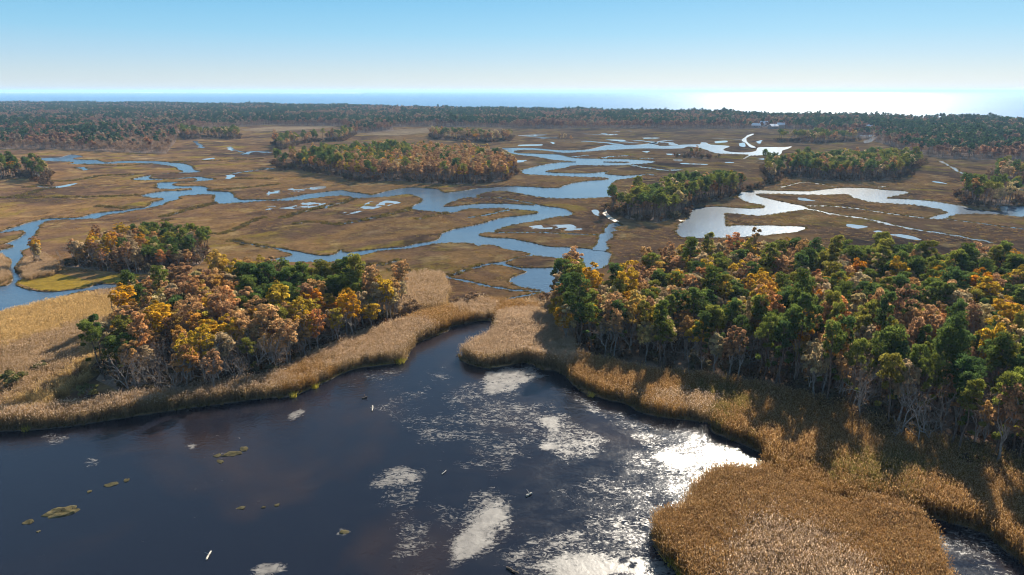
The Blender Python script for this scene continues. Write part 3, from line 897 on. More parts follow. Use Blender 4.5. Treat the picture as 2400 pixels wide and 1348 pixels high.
def make_pine(seed, lod):
    rng = np.random.default_rng(seed)
    H = rng.uniform(9.2, 12.2)
    R = rng.uniform(1.45, 2.1)
    zc = H * rng.uniform(.62, .74)
    k, n, s = ((24, 120, .165), (15, 42, .30), (8, 14, .75))[lod]
    t, c = MB(), MB()
    top = np.array([rng.normal(0, .6), rng.normal(0, .6), H * .95])
    tp = bend(rng, (0, 0, -.3), top, 6, .018)
    t.tube(tp, np.linspace(.18, .05, 7), 6 if lod == 0 else 4)
    C, rad = [], []
    for i in range(k):
        f = (i + .5) / k
        z = zc + (H - zc) * f
        # broad irregular dome: widest a third of the way up
        w = R * math.sqrt(max(.04, 1 - ((f - .3) / .75) ** 2)) * rng.uniform(.35, 1.08)
        a = i * 2.4 + rng.normal(0, .6)
        bz = z - w * .45
        base = np.array([np.interp(bz, tp[:, 2], tp[:, 0]), np.interp(bz, tp[:, 2], tp[:, 1]), bz])
        e = np.array([base[0] + math.cos(a) * w, base[1] + math.sin(a) * w, z])
        C.append(e)
        rad.append(rng.uniform(.45, .85) * (1.0, 1.2, 1.6)[lod])
        if lod < 2:
            t.tube(bend(rng, base, e, 2, .08), np.linspace(.065, .02, 3), 3)
    for i in range((6, 2, 0)[lod]):  # a stray lower bough or two
        z = rng.uniform(.5, .95) * zc
        a = rng.uniform(0, 2 * PI)
        b0 = np.array([np.interp(z, tp[:, 2], tp[:, 0]), np.interp(z, tp[:, 2], tp[:, 1]), z])
        L = rng.uniform(.7, 1.9)
        e = b0 + np.array([math.cos(a) * L, math.sin(a) * L, rng.uniform(-.1, .5)])
        t.tube([b0, e], [.04, .012], 3)
        if rng.random() < .45:
            C.append(e)
            rad.append(.5)
    needles(c, rng, np.array(C), np.array(rad), n, s, .24, .6)
    return t, c


def make_broad(seed, lod, sparse=1.0):
    rng = np.random.default_rng(seed)
    H = rng.uniform(8.6, 11.4)
    R = rng.uniform(1.6, 2.6)
    z0 = H * rng.uniform(.34, .46)
    k, n, s = ((38, 80, .14), (24, 32, .27), (11, 16, .62))[lod]
    t, c = MB(), MB()
    fork = np.array([rng.normal(0, .3), rng.normal(0, .3), z0 * rng.uniform(.6, .9)])
    t.tube(bend(rng, (0, 0, -.3), fork, 3, .03), np.linspace(.2, .14, 4), 6 if lod == 0 else 4)
    C = crown_clumps(rng, k, R * .88, (H - z0) * .93, z0)
    rad = rng.uniform(.62, 1.0, k) * R * .30 * (1.0, 1.15, 1.5)[lod]
    if lod < 2:
        limbs = []
        for i in range(6):
            a = i * PI / 3 + rng.normal(0, .3)
            e = fork + np.array([math.cos(a) * R * .5, math.sin(a) * R * .5, (H - fork[2]) * rng.uniform(.4, .68)])
            L = bend(rng, fork, e, 3, .07)
            limbs.append(L)
            t.tube(L, np.linspace(.11, .05, 4), 4 if lod == 0 else 3)
        if lod == 0:
            for q in C:
                j = min(range(6), key=lambda m: np.linalg.norm(limbs[m][2] - q))
                t.tube(bend(rng, limbs[j][rng.integers(1, 4)], q, 2, .09), [.045, .03, .012], 3)
    foliage(c, rng, C, rad, max(4, int(n * sparse)), s, .8)
    return t, c


def twig_tree(t, rng, p, d, L, r, depth, spread, ends):
    e = p + d * L
    m = (p + e) / 2 + rng.normal(0, L * .06, 3)
    t.tube([p, m, e], [r, r * .8, r * .6], 4 if depth > 2 else 3)
    if depth == 0:
        ends.append(e)
        return
    for i in range(3 if depth > 1 else 4):
        nd = unit(d + rng.normal(0, spread, 3) + np.array([0, 0, .12]))
        st = m if (i == 2 and depth > 1) or i == 3 else e
        twig_tree(t, rng, st, nd, L * rng.uniform(.58, .82), r * .58, depth - 1, spread, ends)


def make_bare(seed, lod):
    rng = np.random.default_rng(seed)
    t, c = MB(), MB()
    ends = []
    H = rng.uniform(2.6, 3.4)
    twig_tree(t, rng, np.array([0, 0, -.3]), unit(np.array([rng.normal(0, .12), rng.normal(0, .12), 1])), H, .13, (4, 3, 2)[lod], .48, ends)
    E = np.array(ends)
    # withered leaves and the finest twigs at the branch ends
    n, s = ((2, .10), (5, .19), (14, .36))[lod]
    P = np.repeat(E, n, 0) + rng.normal(0, (.32, .5, .8)[lod], (len(E) * n, 3))
    ax = unit(rng.normal(0, 1, P.shape) + np.array([0, 0, .6]))
    sd_ = unit(np.cross(ax, rng.normal(0, 1, P.shape)))
    k = s * rng.uniform(.6, 1.4, len(P))
    c.leaves(P, ax * (k * 1.9)[:, None], sd_ * (k * .32)[:, None], rng.uniform(.7, 1.3, len(P)))
    return t, c


def make_bush(seed):
    rng = np.random.default_rng(seed)
    t = MB()
    for i in range(16):
        a, l = rng.uniform(0, 2 * PI), rng.uniform(.5, 1.3)
        t.tube([(0, 0, -.1), (math.cos(a) * l * .5, math.sin(a) * l * .5, l * .8), (math.cos(a) * l, math.sin(a) * l, l * rng.uniform(1.1, 1.9))], [.04, .03, .012], 3, 1.6)
    C = crown_clumps(rng, 9, 1.0, 1.6, .4)
    foliage(t, rng, C, rng.uniform(.4, .6, 9), 26, .16)
    return t


TEMPL = {}
SPEC = {'pine_tree': (make_pine, M_BARK_PINE, M_PINE, 7), 'oak_tree': (make_broad, M_BARK, M_OAK, 7), 'maple_tree': (make_broad, M_BARK, M_MAPLE, 5), 'beech_tree': (make_broad, M_BARK, M_TAN, 6), 'bare_tree': (make_bare, M_TWIG, M_BROWN, 5)}
for si, (sp, (fn, bm, lm, cnt)) in enumerate(SPEC.items()):
    for lod in (0, 1):
        TEMPL[sp, lod] = []
        for v in range(cnt):
            seed = 1000 * si + v * 17 + (0 if lod == 0 else 500)
            if fn is make_broad:
                t, c = make_broad(seed, lod, (1, .75, 1.1, .5, .9, .65, 1)[v])
            else:
                t, c = fn(seed, lod)
            tm, cm = t.mesh(sp + '_trunk', [bm]), c.mesh(sp + '_crown', [lm])
            z = max(v_.co.z for v_ in cm.vertices)
            TEMPL[sp, lod].append((tm, cm, z))


def whole(name, t, c, bm, lm):
    """trunk and crown as one small mesh, for masses of far trees"""
    m = MB()
    m.V, m.F, m.T, m.P, m.M, m.n = list(t.V), list(t.F), list(t.T), list(t.P), list(t.M), t.n
    for V, F, T, P in zip(c.V, c.F, c.T, c.P):
        m.V.append(V); m.F.append(F - 0 + t.n); m.T.append(T); m.P.append(P); m.M.append(np.full(len(F), 1))
    m.n += c.n
    return m.mesh(name, [bm, lm])


def template_collection(name, meshes):
    c = bpy.data.collections.new(name)
    for i, me in enumerate(meshes):
        o = bpy.data.objects.new('%s_%02d' % (name, i), me)
        c.objects.link(o)
    return c


def scatter(name, P, idx, sc, rz, coll, label):
    """stuff nobody could count: copies of a few plants on points of one object"""
    me = bpy.data.meshes.new(name)
    me.vertices.add(len(P))
    me.vertices.foreach_set('co', np.asarray(P, np.float32).ravel())
    for nm, ty, arr in (('ti', 'INT', np.asarray(idx, np.int32)), ('sc', 'FLOAT', np.asarray(sc, np.float32)), ('rz', 'FLOAT', np.asarray(rz, np.float32))):
        a = me.attributes.new(nm, ty, 'POINT')
        a.data.foreach_set('value', arr)
    o = link(name, me)
    ng = bpy.data.node_groups.new(name, 'GeometryNodeTree')
    ng.interface.new_socket('Geometry', in_out='INPUT', socket_type='NodeSocketGeometry')
    ng.interface.new_socket('Geometry', in_out='OUTPUT', socket_type='NodeSocketGeometry')
    gi, go = ng.nodes.new('NodeGroupInput'), ng.nodes.new('NodeGroupOutput')
    ip = ng.nodes.new('GeometryNodeInstanceOnPoints')
    ci = ng.nodes.new('GeometryNodeCollectionInfo')
    ci.inputs['Collection'].default_value = coll
    ci.inputs['Separate Children'].default_value = True
    ci.inputs['Reset Children'].default_value = True
    ip.inputs['Pick Instance'].default_value = True

    def named(nm, ty):
        n = ng.nodes.new('GeometryNodeInputNamedAttribute')
        n.data_type = ty
        n.inputs['Name'].default_value = nm
        return n.outputs['Attribute']
    cx = ng.nodes.new('ShaderNodeCombineXYZ')
    er = ng.nodes.new('FunctionNodeEulerToRotation')
    L = ng.links.new
    L(gi.outputs[0], ip.inputs['Points'])
    L(ci.outputs[0], ip.inputs['Instance'])
    L(named('ti', 'INT'), ip.inputs['Instance Index'])
    L(named('rz', 'FLOAT'), cx.inputs['Z'])
    L(cx.outputs[0], er.inputs[0])
    L(er.outputs[0], ip.inputs['Rotation'])
    L(named('sc', 'FLOAT'), ip.inputs['Scale'])
    L(ip.outputs[0], go.inputs[0])
    md = o.modifiers.new('scatter', 'NODES')
    md.node_group = ng
    tag(o, label, kind='stuff')
    return o


def fill(poly, step, rng, jit=.42):
    poly = np.asarray(poly)
    lo, hi = poly.min(0), poly.max(0)
    xs, ys = np.arange(lo[0], hi[0] + step, step), np.arange(lo[1], hi[1] + step, step * .87)
    X, Y = np.meshgrid(xs, ys)
    X = X + (np.arange(len(ys)) % 2)[:, None] * step * .5
    P = np.stack([X.ravel(), Y.ravel()], 1)
    P += rng.uniform(-jit, jit, P.shape) * step
    return P[inpoly(P, poly)]


def on_land(P):
    w = np.zeros(len(P), bool)
    for L in WATER.values():
        for q in L:
            q = np.asarray(q)
            bb = (P[:, 0] > q[:, 0].min() - 1) & (P[:, 0] < q[:, 0].max() + 1) & (P[:, 1] > q[:, 1].min() - 1) & (P[:, 1] < q[:, 1].max() + 1)
            if bb.any():
                w[bb] |= inpoly(P[bb], q)
    for q in ISL:
        w &= ~inpoly(P, q)
    return ~w


# what grows where: shares of pine, oak, maple, bare
def mix_of(wood, px, py):
    m = {'right': (.36, .40, .15, .09), 'left': (.05, .46, .25, .24), 'leftmid': (.08, .42, .10, .40), 'island': (.28, .56, .07, .09), 'island_far': (.42, .5, .03, .05),
         'grove': (.72, .2, .03, .05), 'rightmid': (.68, .22, .02, .08), 'rightfar': (.7, .25, 0, .05), 'clump': (.7, .1, 0, .2), 'edge': (.4, .2, 0, .4), 'leftedge': (.35, .5, .10, .05),
         'islet': (.2, .4, 0, .4), 'islet_far': (0, 1, 0, 0), 'copse_far': (.55, .35, 0, .1), 'spit': (.55, .4, 0, .05)}[wood]
    if wood == 'right':
        if py > 720 + .1 * (px - 1400) and px > 1330:
            m = (.42, .20, .05, .33)
        elif py < 665 and px > 1850:
            m = (.56, .28, .12, .04)
        elif px < 1900 and py < 735:
            m = (.22, .50, .20, .08)
    if wood == 'left':
        if 690 < px < 860 and py < 715 or 570 < px < 700 and 680 < py < 750 or px < 310 and py > 790:
            m = (.80, .1, .05, .05)
        elif px > 600 and 720 < py < 815:
            m = (.03, .30, .47, .20)
        elif py > 815:
            m = (.02, .22, .06, .70)
    if wood == 'leftmid':
        m = (.62, .2, .08, .10) if px > 330 and py < 605 else (.05, .40, .12, .43)
    if wood == 'island':
        if px > 960 or py > 392:
            m = (.14, .72, .05, .09)
        elif px < 800 or py < 368:
            m = (.66, .24, .05, .05)
    if wood == 'leftedge' and px < 40:
        m = (.7, .2, .1, 0)
    return m


SPACING = {'right': 2.95, 'left': 2.8, 'leftmid': 2.7, 'island': 4.1, 'island_far': 4.2, 'grove': 3.5, 'rightmid': 3.8, 'rightfar': 5, 'clump': 3.8, 'edge': 4.8, 'leftedge': 3.3, 'islet': 6, 'islet_far': 6, 'copse_far': 4.2, 'spit': 3.9}
KINDS = list(SPEC)
TREES = []
rt = np.random.default_rng(5)
for wd, poly in WOODS.items():
    P = fill(poly, SPACING[wd], rt)
    P = P[on_land(P)]
    if wd == 'right':
        pq, _ = project(np.column_stack([P, np.full(len(P), 6.)]))
        P = P[(pq[:, 0] < 2560)]
    top, dep = project(np.column_stack([P, np.full(len(P), 5.0)]))
    for (x, y), (px, py), d in zip(P, top, dep):
        m = np.array(mix_of(wd, px, py))
        # like grows beside like
        v = .5 + .9 * noise.noise((x * .06, y * .06, 5.0))
        m = m * np.array([1 + .9 * (v - .5), 1 - .9 * (v - .5), 1.0, 1.0])
        share = .0 if m[1] == 0 else (.52 if wd in ('right', 'leftmid') else .15 if wd == 'island' else .36)
        m = np.array([m[0], m[1] * (1 - share), m[2], m[1] * share, m[3]])
        sp = KINDS[int(rt.choice(5, p=m / m.sum()))]
        front = wd == 'right' and py > 700 + .1 * (px - 1400)
        sc = float(np.clip(rt.normal(1.0, .13), .7, 1.35))
        if wd in ('islet', 'islet_far', 'leftmid'):
            sc *= .72 if wd != 'leftmid' else .72
        if wd == 'left':
            sc *= .95
        if front:
            sc *= .9
        TREES.append(dict(zs=(1.08 if px < 1720 else 1.32) if front else 1.0, wood=wd, x=float(x), y=float(y), sp=sp, sc=sc, rz=float(rt.uniform(0, 2 * PI)), d=float(d), px=float(px), py=float(py)))
print('trees', len(TREES), {k: sum(t['sp'] == k for t in TREES) for k in KINDS}, {w_: sum(t['wood'] == w_ for t in TREES) for w_ in WOODS})

INDIV, MASS = [], []
for sp in KINDS:
    L = sorted([t for t in TREES if t['sp'] == sp], key=lambda t: t['d'] / t['sc'] + (0 if -40 < t['px'] < 2440 else 1000))
    INDIV += L[:295]
    MASS += L[295:]
rv = np.random.default_rng(9)
for t in INDIV:
    lod = 0 if t['d'] < 290 else 1
    opts = TEMPL[t['sp'], lod]
    v = int(rv.integers(len(opts)))
    tm, cm, z = opts[v]
    root = bpy.data.objects.new(t['sp'], None)
    root.empty_display_size = .5
    COL.objects.link(root)
    root.location = (t['x'], t['y'], 0)
    s_ = t['sc']
    root.scale = (s_ * rv.uniform(.9, 1.12), s_ * rv.uniform(.9, 1.12), s_ * t['zs'] * rv.uniform(.92, 1.08))
    root.rotation_euler = (rv.normal(0, .035), rv.normal(0, .035), t['rz'])
    link('trunk', tm, root)
    link('crown', cm, root)
    t['o'], t['h'] = root, z * root.scale[2]

# the rest: far woods that read as one mass
M_OAK_FAR = leaf_mat('far_rust_leaves', [(0, (.15, .09, .065)), (.4, (.21, .12, .078)), (.75, (.25, .145, .085)), (1, (.29, .14, .07))], .4)
M_PINE_FAR = leaf_mat('far_pine_needles', [(0, (.022, .05, .028)), (.5, (.035, .068, .03)), (1, (.06, .085, .03))], .3)
M_TAN_FAR = leaf_mat('far_tan_leaves', [(0, (.19, .14, .10)), (.5, (.25, .185, .12)), (1, (.29, .21, .12))], .4)
FAR_MAT = {'beech_tree': M_TAN_FAR, 'maple_tree': M_TAN_FAR, 'oak_tree': M_OAK_FAR, 'pine_tree': M_PINE_FAR}
FARM = []
for si, sp in enumerate(KINDS):
    fn, bm, lm, cnt = SPEC[sp]
    for v in range(4):
        t_, c_ = fn(7000 + si * 100 + v, 2)
        FARM.append(whole('far_' + sp, t_, c_, bm, FAR_MAT.get(sp, lm)))
far_coll = template_collection('far_tree', FARM)
MIDM = []
for si, sp in enumerate(KINDS):
    fn, bm, lm, cnt = SPEC[sp]
    for v in range(3):
        t_, c_ = fn(8000 + si * 100 + v, 1)
        MIDM.append(whole('mid_' + sp, t_, c_, bm, lm))
mid_coll = template_collection('mid_tree', MIDM)
if MASS:
    scatter('woodland', [(t['x'], t['y'], 0) for t in MASS], [KINDS.index(t['sp']) * 3 + int(rv.integers(3)) for t in MASS], [t['sc'] for t in MASS], [t['rz'] for t in MASS], mid_coll,
            'further trees of the wooded marsh islands, too many to tell apart')

HOUSE_AT = [(1376, 276), (1390, 275), (1480, 272), (1772, 296), (1790, 293), (1812, 298), (1830, 297), (1868, 291), (1730, 285), (2148, 283), (2010, 302), (2035, 302), (295, 252), (628, 268), (824, 256), (1240, 262)]
rf = np.random.default_rng(21)
P = fill(FARWOOD, 6.2, rf)
P = P[on_land(P)]
px, dep = project(np.column_stack([P, np.full(len(P), 8.)]))
vis = (px[:, 0] > -250) & (px[:, 0] < 2650)
P, px, dep = P[vis], px[vis], dep[vis]
for F_ in FIELDS:
    P_in = inpoly(P, F_)
    P, px, dep = P[~P_in], px[~P_in], dep[~P_in]
HP = [gp(hx, hy, 2) for hx, hy in HOUSE_AT]
kk = np.ones(len(P), bool)
for hx, hy in HP:
    dd = math.hypot(hx, hy)
    ux, uy = hx / dd, hy / dd
    al = (P[:, 0] - hx) * ux + (P[:, 1] - hy) * uy
    ac = -(P[:, 0] - hx) * uy + (P[:, 1] - hy) * ux
    kk &= ~((al > -45) & (al < 8) & (np.abs(ac) < 7))
P, px, dep = P[kk], px[kk], dep[kk]
nv = np.array([noise.noise((x * .005, y * .009, 2)) + .8 * noise.noise((x * .018, y * .03, 7)) for x, y in P])
front_left = (px[:, 0] < 420) & (px[:, 1] > 315)
greys = np.where(front_left, .5, .12) + np.where((px[:, 0] > 280) & (px[:, 0] < 620) & (px[:, 1] > 270), .35, 0)
u = rf.random(len(P))
pp_ = np.clip(.32 + 1.3 * nv + np.where(px[:, 0] > 1900, .2, 0), .06, .76) * (1 - greys)
ti = np.where(u < pp_, 0, np.where(u < pp_ + greys, 4, np.where(u < pp_ + greys + .02, 2, np.where(u > .93, 3, 1))))
scatter('far_woodland', np.column_stack([P, np.zeros(len(P))]), ti * 4 + rf.integers(0, 4, len(P)), np.clip(rf.normal(.98, .15, len(P)), .55, 1.3) * np.array([1 + .4 * noise.noise((x * .011, y * .011, 3)) for x, y in P]), rf.uniform(0, 6.28, len(P)), far_coll,
        'hazy autumn woodland stretching from the marsh to the sea')
print('far', len(P))

# ------------------------------------------------------------------ undergrowth
bush_coll = template_collection('bush', [make_bush(300 + i).mesh('bush', [M_BUSH]) for i in range(6)])
for wd, nm in (('right', 'under the tall wood by the pond'), ('left', 'under the copse between reeds and creek'), ('leftmid', 'under the small wood beside the left creek')):
    P = fill(WOODS[wd], 2.3, rf)
    P = P[on_land(P)]
    q, d = project(np.column_stack([P, np.zeros(len(P))]))
    P = P[(q[:, 0] < 2600) & (rf.random(len(P)) < .8)]
    scatter('undergrowth', np.column_stack([P, np.zeros(len(P))]), rf.integers(0, 6, len(P)), rf.uniform(.6, 1.5, len(P)), rf.uniform(0, 6.28, len(P)), bush_coll, 'brown tangled undergrowth ' + nm)
P = []
for wd in ('island', 'island_far', 'grove', 'rightmid', 'rightfar', 'clump', 'edge', 'leftedge', 'copse_far', 'spit', 'islet'):
    q = WOODS[wd]
    t = np.roll(q, -1, 0) - q
    for i in range(len(q)):
        L = np.linalg.norm(t[i])
        for k in range(int(L / 2.2)):
            P.append(q[i] + t[i] * rf.random() + rf.normal(0, 1.3, 2))
P = np.array(P)
P = P[on_land(P)]
scatter('undergrowth', np.column_stack([P, np.zeros(len(P))]), rf.integers(0, 6, len(P)), rf.uniform(.7, 1.8, len(P)), rf.uniform(0, 6.28, len(P)), bush_coll, 'brown scrub fringing the wooded islands of the marsh')

# ------------------------------------------------------------------ reeds
def reed_patch(seed, n, R, h, w, plume=1.0):
    rng = np.random.default_rng(seed)
    m = MB()
    a, r = rng.uniform(0, 2 * PI, n), R * np.sqrt(rng.random(n))
    B = np.stack([np.cos(a) * r, np.sin(a) * r, np.full(n, -.05)], 1)
    hh = h * rng.uniform(.66, 1.12, n)
    lean = rng.normal(0, .12, (n, 2)) + np.array([.05, -.03])
    T = B + np.stack([lean[:, 0] * hh, lean[:, 1] * hh, hh], 1)
    side = unit(np.stack([rng.normal(0, 1, n), rng.normal(0, 1, n), np.zeros(n)], 1))
    tn = rng.uniform(.7, 1.3, n)
    # stalks
    V = np.stack([B - side * w, B + side * w, T + side * w * .6, T - side * w * .6], 1).reshape(-1, 3)
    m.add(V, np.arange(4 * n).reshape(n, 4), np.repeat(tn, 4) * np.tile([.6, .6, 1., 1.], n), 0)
    # leaves along the stalks
    for k in range(3):
        f = rng.uniform(.35, .9, n)[:, None]
        C = B + (T - B) * f
        d = unit(rng.normal(0, 1, (n, 3)) + np.array([0, 0, .7]))
        L = rng.uniform(.22, .42, n)[:, None]
        m.leaves(C + d * L, d * L, unit(np.cross(d, rng.normal(0, 1, (n, 3)))) * w * 1.5, tn * rng.uniform(.8, 1.2, n), 0)
    # feathery heads
    kk_ = rng.random(n) < plume
    C = T[kk_]
    d = unit(np.column_stack([lean[kk_] * 3, np.ones(kk_.sum())]) + rng.normal(0, .25, (kk_.sum(), 3)))
    for k in range(2):
        sv = unit(np.cross(d, rng.normal(0, 1, d.shape)))
        m.leaves(C + d * .1, d * .14, sv * .05, tn[kk_] * rng.uniform(.9, 1.25, len(C)), 1)
    return m


def reed_mat(name, stem, plume):
    lo = [tuple(v * f for v in stem) for f in (.7, 1.0, 1.25)]
    return leaf_mat(name, [(0, lo[0]), (.5, lo[1]), (1, lo[2])], .45, plume)


R_TAN = reed_mat('pale_reed', (.32, .21, .10), (.48, .36, .25))
R_BROWN = reed_mat('brown_reed', (.275, .15, .045), (.40, .26, .125))
R_FIELD = reed_mat('straw_reed', (.45, .30, .115), (.54, .39, .19))
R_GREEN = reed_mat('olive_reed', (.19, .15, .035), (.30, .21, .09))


def reed_bed(name_label, poly, m, step, h, n=26, R=.78, w=.018, plume=.8, second=None, keep=None):
    rng = np.random.default_rng(len(name_label) * 7)
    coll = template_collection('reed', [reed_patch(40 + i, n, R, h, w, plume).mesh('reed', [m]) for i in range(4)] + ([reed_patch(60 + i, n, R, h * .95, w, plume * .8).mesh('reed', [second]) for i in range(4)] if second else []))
    P = fill(poly, step, rng)
    P = P[on_land(P)]
    q, d = project(np.column_stack([P, np.full(len(P), 1.5)]))
    ok = (q[:, 0] > -250) & (q[:, 0] < 2650) & (q[:, 1] < 1560)
    if keep is not None:
        ok &= keep(P, q)
    P, q = P[ok], q[ok]
    idx = rng.integers(0, 4, len(P))
    if second:
        v = np.array([noise.noise((x * .05, y * .05, 11)) for x, y in P])
        idx = np.where(v + rng.normal(0, .08, len(P)) > .12, idx + 4, idx)
    hv = np.array([1 + .26 * noise.noise((x * .09, y * .09, 4)) + .08 * noise.noise((x * .3, y * .3, 8)) for x, y in P])
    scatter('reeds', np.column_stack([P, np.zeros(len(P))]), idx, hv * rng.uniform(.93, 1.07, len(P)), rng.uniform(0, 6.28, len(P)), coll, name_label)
    return len(P)


nr = 0
nr += reed_bed('pale reed belt lining the pond below the left copse', REEDS['shore'], R_TAN, .72, 2.2, second=R_BROWN)
nr += reed_bed('wide straw coloured reed field beside the left creek', REEDS['field'], R_FIELD, .85, 1.6, second=R_TAN, keep=lambda P, q: (q[:, 1] < 860) | (RNG.random(len(P)) < .5))
nr += reed_bed('fluffy pale reed point jutting into the head of the pond', REEDS['point'], R_TAN, .66, 2.7, plume=1)
nr += reed_bed('narrow brown reed fringe between the pond and the tall wood', REEDS['strip'], R_BROWN, .72, 2.3, second=R_TAN)
nr += reed_bed('long brown reed bed in front of the tall wood', REEDS['bed'], R_BROWN, .66, 2.4, second=R_GREEN)
nr += reed_bed('nearest russet reed bed with pale heads in the corner', REEDS['bank'], R_BROWN, .55, 2.2, n=28, plume=1, second=R_TAN)
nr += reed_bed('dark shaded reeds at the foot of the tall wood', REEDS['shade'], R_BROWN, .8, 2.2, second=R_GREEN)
nr += reed_bed('pale reed patch behind the left copse', REEDS['back'], R_TAN, 1.0, 2.2)
nr += reed_bed('small reed patch at the foot of the small wood', REEDS['creekside'], R_TAN, 1.0, 1.4)
nr += reed_bed('reeds on the far bank of the left creek', REEDS['leftbank'], R_TAN, 1.0, 1.3)
nr += reed_bed('reddish brown reeds across the neck of land', REEDS['link'], R_BROWN, .9, 1.9, second=R_TAN)
print('reed patches', nr)

# ------------------------------------------------------------------ cordgrass along the creek banks and over the marsh
def grass_patch(seed, n, R, h, w):
    rng = np.random.default_rng(seed)
    m = MB()
    a, r = rng.uniform(0, 2 * PI, n), R * np.sqrt(rng.random(n))
    B = np.stack([np.cos(a) * r, np.sin(a) * r, np.full(n, -.05)], 1)
    d = np.stack([rng.normal(0, .45, n), rng.normal(0, .45, n), np.ones(n)], 1) * (h * rng.uniform(.5, 1.15, n))[:, None]
    sv = unit(np.cross(d, rng.normal(0, 1, (n, 3)))) * w
    T = B + d
    tn = rng.uniform(.65, 1.35, n)
    V = np.stack([B - sv, B + sv, T + sv * .3, T - sv * .3], 1).reshape(-1, 3)
    m.add(V, np.arange(4 * n).reshape(n, 4), np.repeat(tn, 4), 0)
    return m


G_BANK = leaf_mat('bank_cordgrass', [(0, (.06, .045, .02)), (.4, (.10, .075, .025)), (.7, (.14, .11, .025)), (1, (.19, .12, .045))], .3)
G_MARSH = leaf_mat('marsh_hay', [(0, (.11, .068, .04)), (.35, (.19, .11, .052)), (.6, (.26, .155, .065)), (.8, (.23, .165, .045)), (1, (.33, .22, .11))], .3)
bank_coll = template_collection('bank_tuft', [grass_patch(700 + i, 34, .5, .33, .05).mesh('bank_tuft', [G_BANK]) for i in range(5)])
hay_coll = template_collection('hay_tuft', [grass_patch(720 + i, 40, 1.0, .26, .045).mesh('hay_tuft', [G_MARSH]) for i in range(5)])
rg = np.random.default_rng(77)
P = []
pan_pts = np.concatenate(PAN_XY)
dry_pts = np.concatenate([P_ for P_, raised in RIBBONS if not raised])
TS = []
for a, b in BANK_EDGES:
    D = math.hypot(*a)
    if D > 620 or np.min(np.abs(pan_pts - a).sum(1)) < .05 or any(inpoly(a[None], q)[0] for q in PAN_XY):
        continue
    dry_ = np.min(np.abs(dry_pts - a).sum(1)) < .05
    L = np.linalg.norm(b - a)
    d = (b - a) / (L + 1e-9)
    inn = np.array([-d[1], d[0]])
    n = L / (.75 + D * .0022)
    for k in range(int(n) + (rg.random() < n % 1)):
        P.append(a + d * rg.random() * L + inn * abs(rg.normal(.15, .35)))
        TS.append(1.75 if dry_ else 1.0)
P = np.array(P)
q, dep = project(np.column_stack([P, np.zeros(len(P))]))
ok = (q[:, 0] > -150) & (q[:, 0] < 2550) & (q[:, 1] < 1500)
P, dep, TS = P[ok], dep[ok], np.array(TS)[ok]
scatter('cordgrass', np.column_stack([P, np.zeros(len(P))]), rg.integers(0, 5, len(P)), rg.uniform(.7, 1.3, len(P)) * np.clip(dep / 260, .85, 1.2) * TS, rg.uniform(0, 6.28, len(P)), bank_coll, 'dark cordgrass edging the creek banks and ditches')
nb_ = len(P)
xs, ys = np.arange(-260, 330, 2.1), np.arange(140, 420, 2.1)
X, Y = np.meshgrid(xs, ys)
P = np.stack([X.ravel(), Y.ravel()], 1) + rg.uniform(-1, 1, (X.size, 2))
q, dep = project(np.column_stack([P, np.zeros(len(P))]))
P = P[(q[:, 0] > -100) & (q[:, 0] < 2500)]
P = P[on_land(P)]
for W in list(WOODS.values()) + list(REEDS.values()) + SAND + GOLD:
    P = P[~inpoly(P, W)]
v = np.array([noise.noise((x * .035, y * .035, 6)) + .5 * noise.noise((x * .12, y * .12, 2)) for x, y in P])
P = P[v + rg.normal(0, .25, len(P)) > .12]
scatter('marsh_grass', np.column_stack([P, np.zeros(len(P))]), rg.integers(0, 5, len(P)), rg.uniform(.6, 1.3, len(P)), rg.uniform(0, 6.28, len(P)), hay_coll, 'short brown salt hay covering the marsh flats')
print('tufts', nb_, len(P))

# ------------------------------------------------------------------ what each tree is called
WOOD_NAME = {'right': 'the tall wood beside the pond', 'left': 'the copse left of the pond', 'leftmid': 'the small wood by the left creek', 'island': 'the big wooded island in mid marsh',
             'island_far': 'the low island behind the big one', 'grove': 'the pine grove on the river bend', 'rightmid': 'the wood beyond the shining right creek', 'rightfar': 'the far wood behind the right creek',
             'clump': 'the little clump on the right marsh', 'edge': 'the thicket at the far right edge', 'leftedge': 'the hillock at the far left edge', 'islet': 'the islet in the upper river',
             'islet_far': 'the tiny islet in the far marsh', 'copse_far': 'the distant copse by the straw field', 'spit': 'the wooded spit behind the big island'}
KIND_NAME = {'pine_tree': 'green pine', 'oak_tree': 'rust oak', 'maple_tree': 'golden maple', 'bare_tree': 'bare tree', 'beech_tree': 'tan beech'}
GROUP_NAME = {'pine_tree': 'pines', 'oak_tree': 'oaks', 'maple_tree': 'maples', 'bare_tree': 'bare trees', 'beech_tree': 'beeches'}
ORD = 'first second third fourth fifth sixth seventh eighth ninth tenth eleventh twelfth thirteenth fourteenth fifteenth sixteenth seventeenth eighteenth nineteenth twentieth'.split()
ORD += ['twenty-' + o for o in ORD[:9]] + ['thirtieth'] + ['thirty-' + o for o in ORD[:9]]
rows = {}
for wd in WOODS:
    L = sorted([t for t in INDIV if t['wood'] == wd], key=lambda t: t['d'])
    if not L:
        continue
    nrow = max(1, min(19, len(L) // 26))
    d0, d1 = L[0]['d'], L[-1]['d'] + .01
    for t in L:
        r = int((t['d'] - d0) / (d1 - d0) * nrow)
        sz = 'small ' if t['sc'] < .86 else 'big ' if t['sc'] > 1.08 else ''
        rows.setdefault((wd, r, nrow, t['sp'], sz), []).append(t)
